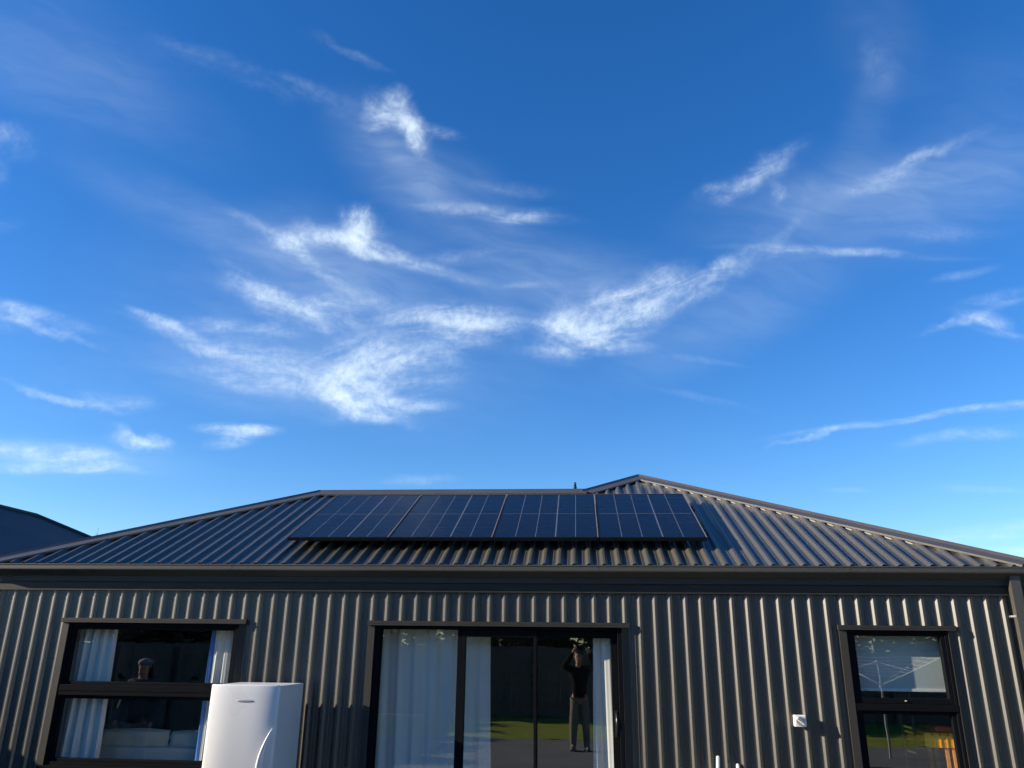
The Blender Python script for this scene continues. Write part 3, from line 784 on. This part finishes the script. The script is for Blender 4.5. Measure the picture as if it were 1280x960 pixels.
# ------------------------------------------------------------------ back yard (seen mirrored in the glass)
def fence(name, label, p0, p1, h, n_posts):
    p0 = Vector(p0); p1 = Vector(p1); d = p1-p0; L = d.length; ang = math.atan2(d.y, d.x)
    e = empty(name, label, 'fence', p0, 'garden fences', rz=ang)
    mb = MB(); x = 0
    while x < L-.05:
        w = .142+random.uniform(-.004, .004)
        mb.box((x, -.011+random.uniform(-.003, .003), .03), (min(L, x+w), .011, h+random.uniform(-.012, .012))); x += w+.006
    mb.build('boards', M['timber'], e)
    for z in (.35, h/2, h-.3):
        mb = MB(); mb.box((0, -.062, z-.04), (L, -.012, z+.04)); mb.build('rail', M['timber'], e)
    for i in range(n_posts):
        xx = L*i/(n_posts-1); mb = MB(); mb.box((xx-.05, -.16, 0), (xx+.05, -.063, h-.06), 0, .005); mb.build('post', M['timber'], e)
    return e
fence('garden_fence', 'dark timber paling fence along the back of the lawn, mirrored in the sliding door', (10.5, -15.05, 0), (-8.3, -15.05, 0), 1.8, 9)
fence('garden_fence', 'dark timber paling fence on the left boundary, mirrored in the left window', (-8.22, -15.0, 0), (-8.22, 2.6, 0), 1.8, 9)

def make_tree(h, r, nleaf, seed, trunk_h):
    rnd = random.Random(seed)
    e = empty('tree', 'x', 'tree')
    mb = MB(); mb.tube([(0, 0, 0), (.03, .02, trunk_h*.5), (0, .05, trunk_h), (.05, 0, h*.75)], [.11, .085, .07, .02], 9)
    for k in range(9):
        a = k*2.4+rnd.random(); z = trunk_h*rnd.uniform(.5, 1.1); rr = r*rnd.uniform(.6, .95)
        mb.tube([(0, 0, z), (math.cos(a)*rr*.5, math.sin(a)*rr*.5, z+h*.16), (math.cos(a)*rr, math.sin(a)*rr, z+h*.25)], [.04, .025, .008], 6)
    mb.build('trunk', M['bark'], e)
    mb = MB(); clumps = []
    for k in range(34):
        a = rnd.uniform(0, 6.283); t = rnd.random()**.6; z = rnd.uniform(.25, 1.0)
        prof = math.sin(math.pi*min(1, max(.12, z))**.8)**.5
        clumps.append((math.cos(a)*r*t*prof, math.sin(a)*r*t*prof, h*z, rnd.uniform(.22, .45)*r*.7))
    for i in range(nleaf):
        c = clumps[i % len(clumps)]; v = Vector((rnd.gauss(0, 1), rnd.gauss(0, 1), rnd.gauss(0, .8))).normalized()*c[3]*rnd.uniform(.4, 1.15)
        p = Vector(c[:3])+v
        if p.z < .25: continue
        s = rnd.uniform(.06, .13); q = Matrix.Rotation(rnd.uniform(0, 6.28), 3, 'Z') @ Matrix.Rotation(rnd.uniform(-1.2, 1.2), 3, 'X')
        mb.add([p+q @ Vector(w)*s for w in ((-1, 0, 0), (0, -.5, .1), (1, 0, 0), (0, .5, .1))], [(0, 1, 2, 3)])
    mb.build('crown', M['leaf'], e)
    return e
t1 = make_tree(3.9, 1.45, 9000, 3, .9); t2 = make_tree(4.6, 1.75, 11000, 8, 1.0)
spots = []
nl = ['nearest the house', 'second from the house', 'third from the house', 'fourth from the house', 'fifth from the house', 'farthest from the house']
for i in range(6):
    spots.append((-9.75-.25*(i % 2), -6.3-i*1.65, i % 2, (.94, .82)[i % 2]*random.uniform(.96, 1.05), i*1.3+.3, 'bushy tree beyond the left fence, '+nl[i]))
nb = ['at its left end', 'second from the left end', 'third from the left end', 'fourth from the left end', 'fifth from the left end', 'in the middle of the row', 'fifth from the right end', 'fourth from the right end', 'third from the right end', 'second from the right end', 'at its right end']
for i in range(11):
    spots.append((-7.6+i*1.8, -16.6-.3*(i % 2), (i+1) % 2, (.98, .88)[(i+1) % 2]*random.uniform(.96, 1.08), i*2.1+.9, 'bushy tree behind the back fence '+nb[i]))
used = set()
for x, y, k, s, rz, lab in spots:
    src = (t1, t2)[k]; o = src if k not in used else copy_tree(src); used.add(k)
    o.location = (x, y, 0); o.scale = (s*1.1, s*1.1, s*(.66 if x < -9 else 1.25)); o.rotation_euler.z = rz; tag(o, lab, 'tree', 'trees beyond the fences')

# conifer whose tip shows above the ridge
cf_ = empty('pine_tree', 'thin conifer tip poking up just above the ridge near the roof step', 'tree', (-.115, 20., 0))
mb = MB(); mb.tube([(0, 0, 0), (0, 0, 4), (0.02, 0, 7.2), (.01, 0, 7.42)], [.16, .09, .02, .008], 8); mb.build('trunk', M['bark'], cf_)
mb = MB(); rnd = random.Random(5)
for i in range(5200):
    z = 7.42-5.9*rnd.random()**1.1; rad = .035+(7.42-z)*.16; rad *= (.6+.4*math.sin(z*9)); a = rnd.uniform(0, 6.28); rr = rad*rnd.uniform(.1, 1)
    p = Vector((math.cos(a)*rr, math.sin(a)*rr, z-rr*.25)); s = rnd.uniform(.03, .07)*(1 if z < 6.9 else .8); q = Matrix.Rotation(rnd.uniform(0, 6.28), 3, 'Z') @ Matrix.Rotation(rnd.uniform(-1, 1), 3, 'X')
    mb.add([p+q @ Vector(w)*s for w in ((-1, 0, 0), (0, -.22, 0), (1, 0, 0), (0, .22, 0))], [(0, 1, 2, 3)])
mb.build('crown', M['conifer'], cf_)
# twig-like mast near the neighbour's roof
an = empty('aerial', 'hair thin grey aerial rising behind the left hip beside the neighbour roof', 'aerial', (-13.05, 12.6, 0))
mb = MB(); mb.tube([(0, 0, 0), (0, 0, 4.15), (.04, 0, 4.75)], [.02, .008, .003], 6); mb.build('mast', M['dark_plastic'], an)
for z in (4.55,):
    mb = MB(); mb.tube([(-.02, 0, z), (.04, 0, z+.01)], .003, 5); mb.build('crossbar', M['dark_plastic'], an)

# rotary clothesline
cl = empty('rotary_clothesline', 'white rotary clothesline on the lawn edge, mirrored in the right window', 'clothesline', (5.42, -8.0, .02), rz=R(12))
hub = EYE-.60
mb = MB(); mb.tube([(0, 0, 0), (0, 0, hub+.42)], .024, 12); mb.build('mast', M['galv'], cl)
mb = MB(); mb.tube([(0, 0, hub-.06), (0, 0, hub+.05)], .05, 14); mb.tube([(0, 0, hub+.38), (0, 0, hub+.44)], .045, 14); mb.build('hub', M['galv'], cl)
AL = 1.30; tipz = hub+.50
tips = []
for k in range(4):
    a = R(45+90*k); tx, ty = math.cos(a)*AL*.95, math.sin(a)*AL*.95; tips.append((tx, ty))
    mb = MB(); mb.tube([(math.cos(a)*.04, math.sin(a)*.04, hub), (tx, ty, tipz)], .015, 8); mb.build('arm', M['galv'], cl)
    mb = MB(); mb.tube([(0, 0, hub+.41), (tx*.5, ty*.5, hub+.26)], .008, 6); mb.build('stay', M['galv'], cl)
mb = MB()
for i in range(6):
    f_ = 1-.13*i; z = hub+.5*f_
    for k in range(4):
        p, q = tips[k], tips[(k+1) % 4]; mb.tube([(p[0]*f_, p[1]*f_, z), ((p[0]+q[0])/2*f_, (p[1]+q[1])/2*f_, z-.02), (q[0]*f_, q[1]*f_, z)], .0032, 5)
mb.build('cords', M['white_line'], cl)

# ------------------------------------------------------------------ people
def skin_mesh(name, J, E_, mat, parent=None, sub=2, root=0):
    me = bpy.data.meshes.new(name+'_raw'); me.from_pydata([j[0] for j in J], E_, []); me.update()
    o = bpy.data.objects.new(name+'_raw', me); COL.objects.link(o)
    md = o.modifiers.new('s', 'SKIN'); md.use_smooth_shade = True
    for i, j in enumerate(J):
        rr = j[1] if isinstance(j[1], tuple) else (j[1], j[1])
        me.skin_vertices[0].data[i].radius = rr
        me.skin_vertices[0].data[i].use_root = (i == root)
    ms = o.modifiers.new('d', 'SUBSURF'); ms.levels = sub; ms.render_levels = sub
    dg = bpy.context.evaluated_depsgraph_get(); dg.update()
    nm = bpy.data.meshes.new_from_object(o.evaluated_get(dg)); nm.name = name
    bpy.data.objects.remove(o, do_unlink=True)
    nm.materials.clear(); nm.materials.append(mat)
    for p in nm.polygons: p.use_smooth = True; p.material_index = 0
    n = bpy.data.objects.new(name, nm); COL.objects.link(n)
    if parent: n.parent = parent
    return n
def head_mesh(mb, c, yaw, pitch, hair, sc_=1., longhair=False):
    """adds nothing to the body; returns face pieces as separate builders"""
    pass
def person(label, loc, rz, S, arms, legs, top, pants, hair_mat, hat=None, longhair=False, head_rot=(0, 0), hold=None):
    """S = scale so that joints below describe a 1.72 m figure facing +Y. arms: dict L/R -> [shoulder, elbow, wrist]; legs: hip knee ankle toe"""
    e = empty('person', label, 'person', loc, rz=rz); e.scale = (S, S, S)
    J = []; E_ = []
    def add(p, r, par=None):
        J.append((Vector(p), r)); i = len(J)-1
        if par is not None: E_.append((par, i))
        return i
    pel = add((0, 0, .93), (.135, .10)); bel = add((0, .01, 1.05), (.125, .092), pel); che = add((0, 0, 1.22), (.145, .105), bel); sh = add((0, -.01, 1.385), (.115, .085), che)
    nk = add((0, 0, 1.47), .052, sh); nk2 = add((0, .012, 1.52), .050, nk)
    hd = add((0, .022, 1.585), (.068, .080), nk2); hd2 = add((0, .018, 1.635), (.076, .092), hd); hd3 = add((0, .005, 1.685), (.060, .072), hd2)
    idx = {}
    for s, k in ((-1, 'L'), (1, 'R')):
        A = arms[k]; a0 = add((s*.165, -.01, 1.40), .058, sh); a1 = add(A[0], .044, a0); am = add((Vector(A[0])+Vector(A[1]))/2, .040, a1); a2 = add(A[1], .027, am)
        hv = (Vector(A[1])-Vector(A[0])).normalized() if len(A) < 3 else Vector(A[2]).normalized()
        a3 = add(Vector(A[1])+hv*.055, (.038, .018), a2); idx[k] = (a2, a3, hv)
        Lg = legs[k]; l0 = add((s*.085, 0, .88), .092, pel); l1 = add(Lg[0], .062, l0); lc = add((Vector(Lg[0])*.7+Vector(Lg[1])*.3), .060, l1); l2 = add(Lg[1], .040, lc)
        ft = Vector(Lg[2]); add(ft, (.042, .030), l2)
    body = skin_mesh('body', J, E_, M['skin'], e)
    # fingers: one short chain each, joined into the same body mesh
    fm = []
    for s, k in ((-1, 'L'), (1, 'R')):
        a2, a3, hv = idx[k]; base = J[a3][0]
        side = hv.cross(Vector((0, 0, 1))) if abs(hv.z) < .8 else Vector((1, 0, 0))
        side.normalize(); palm = hv.cross(side).normalized()
        for f_, (off, ln) in enumerate(((-.030, .060), (-.010, .074), (.010, .070), (.028, .055))):
            p0 = base+side*off; p1 = p0+hv*(ln*.55)+palm*.006; p2 = p1+hv*(ln*.35)+palm*.022; p3 = p2+hv*.012+palm*.02
            fm.append(([p0-hv*.02, p0+hv*.02, p1, p2, p3], [.0095, .0095, .009, .008, .006]))
        t0 = base-hv*.03+side*.030*(-s); t1_ = t0+side*(-s)*.025+hv*.03; t2_ = t1_+hv*.028+palm*.012
        fm.append(([t0, t1_, t2_], [.012, .010, .008]))
    mb = MB()
    for pts, rs in fm: mb.tube(pts, rs, 8)
    # ears, nose, eyes, lips
    for s in (-1, 1): mb.ell((s*.078, .0, 1.615), (.010, .018, .030), 0, 8, 6)
    mb.ell((0, .108, 1.600), (.013, .018, .022), 0, 8, 6); mb.ell((0, .085, 1.545), (.035, .03, .022), 0, 10, 6)
    fo_ = mb.build('features', M['skin'])
    bm = bmesh.new(); bm.from_mesh(body.data); bm.from_mesh(fo_.data); bm.to_mesh(body.data); bm.free(); bpy.data.objects.remove(fo_, do_unlink=True)
    for p in body.data.polygons: p.use_smooth = True
    mb = MB()
    for s in (-1, 1): mb.ell((s*.031, .097, 1.622), (.013, .008, .007), 0, 8, 6)
    mb.build('eyes', M['eye'], e)
    mb = MB()
    for s in (-1, 1): mb.ell((s*.031, .1045, 1.622), (.0055, .003, .0055), 0, 8, 6); mb.ell((s*.032, .100, 1.642), (.020, .006, .004), 0, 8, 5)
    mb.build('pupils_and_brows', M['hair'], e)
    mb = MB(); mb.ell((0, .102, 1.562), (.022, .008, .006), 0, 10, 6); mb.build('lips', M['lips'], e)
    # hair shell
    mb = MB(); mb.ell((0, -.030, 1.664), (.089, .098, .078), 0, 18, 12)
    mb.ell((0, -.045, 1.60), (.080, .070, .085), 0, 16, 10)
    if longhair:
        mb.tube([(0, -.06, 1.62), (0, -.09, 1.52), (.0, -.10, 1.40), (0, -.095, 1.28)], [.075, .075, .065, .02], 12)
        for s in (-1, 1): mb.tube([(s*.07, -.045, 1.64), (s*.085, -.05, 1.55), (s*.09, -.045, 1.44), (s*.088, -.01, 1.34)], [.026, .028, .026, .008], 8)
    mb.build('hair', hair_mat, e)
    if hat:
        mb = MB(); mb.ell((0, .0, 1.672), (.098, .112, .062), 0, 18, 10); mb.ell((0, .075, 1.684), (.058, .04, .008), 0, 14, 6); mb.build('cap', hat, e)
    # clothing, grown on the same joints with larger radii
    def cloth(name, parts, mat, sub=2):
        JJ = []; EE = []; names = {}
        for nm, p, r, par in parts:
            JJ.append((Vector(p), r)); names[nm] = len(JJ)-1
            if par: EE.append((names[par], names[nm]))
        return skin_mesh(name, JJ, EE, mat, e, sub)
    tp = [('h0', (0, .0, .89), (.172, .134), None), ('b', (0, .0, .93), (.166, .126), 'h0'), ('w', (0, .01, 1.05), (.150, .115), 'b'), ('c', (0, 0, 1.22), (.165, .125), 'w'), ('s', (0, -.01, 1.385), (.130, .100), 'c'), ('n', (0, .0, 1.455), (.066, .066), 's'), ('n2', (0, .005, 1.482), (.062, .062), 'n')]
    for s, k in ((-1, 'L'), (1, 'R')):
        A = arms[k]; el, wr = Vector(A[0]), Vector(A[1])
        tp += [('a0'+k, (s*.170, -.01, 1.40), .078, 's'), ('a1'+k, el, .062, 'a0'+k), ('am'+k, (el+wr)/2, .056, 'a1'+k), ('a2'+k, el+(wr-el)*.93, .042, 'am'+k)]
    cloth('hooded_top' if not longhair else 'jacket', tp, top)
    pt = [('p', (0, 0, .97), (.162, .125), None)]
    for s, k in ((-1, 'L'), (1, 'R')):
        Lg = legs[k]; kn, an_ = Vector(Lg[0]), Vector(Lg[1])
        pt += [('h'+k, (s*.090, 0, .84), .108, 'p'), ('k'+k, kn, .080, 'h'+k), ('m'+k, kn*.6+an_*.4, .072, 'k'+k), ('e'+k, kn*.02+an_*.98, .060, 'm'+k), ('f'+k, an_+Vector((0, 0, -.045)), .055, 'e'+k)]
    cloth('trousers', pt, pants)
    for s, k in ((-1, 'L'), (1, 'R')):
        Lg = legs[k]; an_ = Vector(Lg[1]); toe = Vector(Lg[2])
        mb = MB(); d = (toe-an_); d.z = 0; d.normalize(); c = an_+d*.05; ang = math.atan2(d.y, d.x)-math.pi/2
        q = Matrix.Rotation(ang, 3, 'Z')
        mb.ell((c.x, c.y, .045), (.050, .135, .045), 0, 16, 10, q); mb.ell((an_.x, an_.y-.01, .085), (.046, .06, .06), 0, 14, 8, q)
        m2 = MB().box((-.046, -.125, .0), (.046, .125, .022), 0, .01); mb.add([q @ Vector(w)+Vector((c.x, c.y, 0)) for w in m2.v], m2.f)
        mb.build('shoe', M['shoe'], e)
    return e
# photographer, standing on the patio behind the raised phone
px_, py_ = -.05, -7.86
person('photographer in black top and grey trousers raising a phone, mirrored in the sliding door', (px_, py_, .02), 0, 1.0,
       {'L': [(-.285, .14, 1.455), (-.085, .262, 1.735), (.55, .05, .55)], 'R': [(.285, .14, 1.455), (.185, .262, 1.735), (-.55, .05, .55)]},
       {'L': [(-.10, .03, .48), (-.115, -.02, .09), (-.125, .10, .04)], 'R': [(.11, .02, .48), (.13, -.02, .09), (.15, .10, .04)]},
       M['black_cloth'], M['khaki'], M['hair'])
ph = empty('phone', 'black phone held up in landscape by the photographer', 'phone', (.0, -7.535, EYE))
mb = MB(); mb.box((-.075, -.004, -.037), (.075, .004, .037), 0, .003); mb.build('casing', M['black_gloss'], ph)
mb = MB(); mb.box((-.071, -.0052, -.034), (.071, -.0045, .034)); mb.build('screen', M['dark_plastic'], ph)
mb = MB(); mb.box((.040, .0045, .004), (.068, .007, .032), 0, .001); mb.build('lens_block', M['dark_plastic'], ph)
# woman walking near the left end of the patio
person('woman in dark jacket, grey trousers and pale cap walking, mirrored in the left window', (-5.60, -2.62, .02), R(2), .915,
       {'L': [(-.235, .03, 1.12), (-.20, .20, .90), (.1, .45, -.85)], 'R': [(.235, -.06, 1.12), (.23, .07, .88), (0, .3, -.95)]},
       {'L': [(-.09, .16, .50), (-.09, .12, .10), (-.09, .25, .04)], 'R': [(.09, -.04, .49), (.09, -.26, .13), (.09, -.15, .05)]},
       M['slate_cloth'], M['grey_cloth'], M['redhair'], M['cap_cloth'], True)

# ------------------------------------------------------------------ sky, sun, camera
w = bpy.data.worlds.new('World'); sc.world = w; w.use_nodes = True
nt = w.node_tree
for n in list(nt.nodes): nt.nodes.remove(n)
SUN_EL = math.atan2(SUN[2], math.hypot(SUN[0], SUN[1]))
def mk(t, **kw):
    n = nt.nodes.new(t)
    for k, v in kw.items(): setattr(n, k, v)
    return n
def link(a, b): nt.links.new(a, b)
def math_(op, a, b=None, c=None, clamp=False):
    n = mk('ShaderNodeMath', operation=op, use_clamp=clamp)
    for i, v in enumerate((a, b, c)):
        if v is None: continue
        if isinstance(v, (int, float)): n.inputs[i].default_value = v
        else: link(v, n.inputs[i])
    return n.outputs[0]
def vmath(op, a, b=None):
    n = mk('ShaderNodeVectorMath', operation=op)
    for i, v in enumerate((a, b)):
        if v is None: continue
        if isinstance(v, (tuple, list)): n.inputs[i].default_value = v
        else: link(v, n.inputs[i])
    return n.outputs['Value'] if op in ('DOT_PRODUCT', 'LENGTH') else n.outputs[0]
sky = mk('ShaderNodeTexSky'); sky.sky_type = 'NISHITA'; sky.sun_disc = False
sky.sun_elevation = SUN_EL; sky.sun_rotation = math.atan2(SUN[0], SUN[1]) % (2*math.pi)
sky.air_density = SKY_AIR; sky.dust_density = SKY_DUST; sky.ozone_density = SKY_OZ; sky.altitude = 0
hs = mk('ShaderNodeHueSaturation'); hs.inputs['Saturation'].default_value = SKY_SAT; hs.inputs['Value'].default_value = SKY_VAL; hs.inputs['Hue'].default_value = SKY_HUE
link(sky.outputs[0], hs.inputs['Color'])
tc = mk('ShaderNodeTexCoord'); sp = mk('ShaderNodeSeparateXYZ'); link(tc.outputs['Generated'], sp.inputs[0])
A0, E0 = R(-5), R(28)                         # cloud chart: stereographic about a fixed compass direction, in degrees
D0 = Vector((math.sin(A0)*math.cos(E0), math.cos(A0)*math.cos(E0), math.sin(E0))); RX = Vector((math.cos(A0), -math.sin(A0), 0)); UX = RX.cross(D0)
kk = math_('DIVIDE', 114.5916, math_('MAXIMUM', math_('ADD', vmath('DOT_PRODUCT', tc.outputs['Generated'], tuple(D0)), 1.0), .05))
cb = mk('ShaderNodeCombineXYZ')
link(math_('MULTIPLY', vmath('DOT_PRODUCT', tc.outputs['Generated'], tuple(RX)), kk), cb.inputs[0]); link(math_('MULTIPLY', vmath('DOT_PRODUCT', tc.outputs['Generated'], tuple(UX)), kk), cb.inputs[1]); uv = cb.outputs[0]
def noise(vec, scale, detail, rough=.55, dist=0., colr=False):
    n = mk('ShaderNodeTexNoise'); n.noise_dimensions = '2D'; link(vec, n.inputs['Vector'])
    n.inputs['Scale'].default_value = scale; n.inputs['Detail'].default_value = detail; n.inputs['Roughness'].default_value = rough; n.inputs['Distortion'].default_value = dist
    return n.outputs['Color'] if colr else n.outputs['Fac']
def warp(v, scale, amp, detail=2, off=(0, 0, 0)):
    c = noise(vmath('ADD', v, off), scale, detail, colr=True)
    d = vmath('SUBTRACT', c, (.5, .5, .5)); d = vmath('MULTIPLY', d, (amp, amp, 0)); return vmath('ADD', v, d)
wuv = warp(warp(uv, .14, 1.2), .45, 1.3, 4, (31, 7, 0))
def fibre(ang, off, sx=.2, sy=.72, det=9):
    a = R(ang); c, s = math.cos(a), math.sin(a)
    ca = mk('ShaderNodeCombineXYZ')
    base = warp(uv, .10, 3.2, 2, off)
    link(vmath('DOT_PRODUCT', base, (c*sx, s*sx, 0)), ca.inputs[0]); link(vmath('DOT_PRODUCT', base, (-s*sy, c*sy, 0)), ca.inputs[1])
    f = noise(vmath('ADD', ca.outputs[0], off), 1.0, det, .56, .15)
    mr = mk('ShaderNodeMapRange', interpolation_type='SMOOTHSTEP'); link(f, mr.inputs[0]); mr.inputs[1].default_value = .26; mr.inputs[2].default_value = .76
    return mr.outputs[0]
groups = {0: [], 1: [], 2: [], 3: [], 4: []}
wuv0 = warp(uv, .09, 1.3, 3, (3, 77, 0))
for c_ in CLOUDS:
    ang = c_[4]; k = 4 if (c_[5] < .25 and c_[3] > .95) else 3 if (abs(ang) > 42 or c_[3]/c_[2] > .55) else 0 if abs(ang) <= 14 else 1 if ang < 0 else 2
    groups[k].append(c_)
total = None
for k, ang, off in ((0, 0, (3, 5, 0)), (1, -20, (17, 2, 0)), (2, 22, (41, 9, 0)), (3, 60, (73, 23, 0)), (4, -12, (23, 61, 0))):
    acc = None
    for (cu, cv, la, lb, rot, I) in groups[k]:
        mp = mk('ShaderNodeMapping', vector_type='TEXTURE'); link(wuv0 if k in (0, 4) else wuv, mp.inputs['Vector'])
        mp.inputs['Location'].default_value = (cu, cv, 0); mp.inputs['Rotation'].default_value = (0, 0, R(rot)); mp.inputs['Scale'].default_value = (la*1.75, lb*1.85, 1)
        gr = mk('ShaderNodeTexGradient', gradient_type='SPHERICAL'); link(mp.outputs[0], gr.inputs[0])
        ms = mk('ShaderNodeMapRange', interpolation_type='SMOOTHERSTEP'); link(gr.outputs['Fac'], ms.inputs[0]); ms.inputs[4].default_value = I
        acc = math_('ADD', ms.outputs[0], acc) if acc is not None else ms.outputs[0]
    f = fibre(ang, off) if k != 3 else fibre(ang, off, .35, .55)
    if k == 4: veil = math_('MULTIPLY', acc, math_('MULTIPLY_ADD', f, .38, .36)); continue
    dn = math_('MULTIPLY', acc, math_('MULTIPLY_ADD', f, 1.25, .25))
    total = dn if total is None else math_('ADD', total, dn)
fine = noise(warp(uv, .5, 1.2, 2, (9, 9, 0)), 2.0, 5, .55)
total = math_('POWER', math_('MAXIMUM', math_('MULTIPLY', total, math_("MULTIPLY_ADD", fine, 1.2, .38)), 0.0), 1.3)
total = math_('ADD', total, veil)
alpha = math_('SUBTRACT', 1.0, math_('EXPONENT', math_('MULTIPLY', total, -CLOUD_K)), clamp=True)
mxc = mk('ShaderNodeMix', data_type='RGBA'); link(alpha, mxc.inputs[0]); link(hs.outputs[0], mxc.inputs[6]); mxc.inputs[7].default_value = (*CLOUD_COL, 1)
bg = mk('ShaderNodeBackground'); link(mxc.outputs[2], bg.inputs[0]); bg.inputs[1].default_value = SKY_STR
wo = mk('ShaderNodeOutputWorld'); link(bg.outputs[0], wo.inputs[0])
try: w.cycles.sampling_method = 'MANUAL'; w.cycles.sample_map_resolution = 512
except Exception: pass

sl = bpy.data.lights.new('sun', 'SUN'); sl.energy = SUN_STR; sl.angle = R(.53); sl.color = (1, .86, .67)
so_ = bpy.data.objects.new('sun', sl); COL.objects.link(so_)
so_.rotation_euler = Vector((-SUN[0], -SUN[1], -SUN[2])).to_track_quat('-Z', 'Y').to_euler(); so_.location = (-20, -8, 12)

cam = bpy.data.cameras.new('camera'); co = bpy.data.objects.new('camera', cam); COL.objects.link(co)
cam.sensor_fit = 'HORIZONTAL'; cam.sensor_width = 36; cam.lens = FPX/1280*36; cam.clip_start = .02; cam.clip_end = 2000
fw = Vector((-math.sin(YAW)*math.cos(PCH), math.cos(YAW)*math.cos(PCH), math.sin(PCH))); r0 = Vector((math.cos(YAW), math.sin(YAW), 0)); u0 = r0.cross(fw)
r2_ = math.cos(ROLL)*r0+math.sin(ROLL)*u0; u2_ = -math.sin(ROLL)*r0+math.cos(ROLL)*u0
mw = Matrix((r2_, u2_, -fw)).transposed().to_4x4(); mw.translation = Vector((0, -7.5, EYE)); co.matrix_world = mw
sc.camera = co
sc.view_settings.view_transform = 'Standard'; sc.view_settings.look = 'None'; sc.view_settings.exposure = EXPO; sc.view_settings.gamma = 1
sc.cycles.use_adaptive_sampling = True; sc.cycles.adaptive_threshold = .015; sc.cycles.adaptive_min_samples = 12; sc.cycles.use_denoising = True
sc.cycles.max_bounces = 8; sc.cycles.transparent_max_bounces = 16; sc.cycles.caustics_reflective = False; sc.cycles.caustics_refractive = False
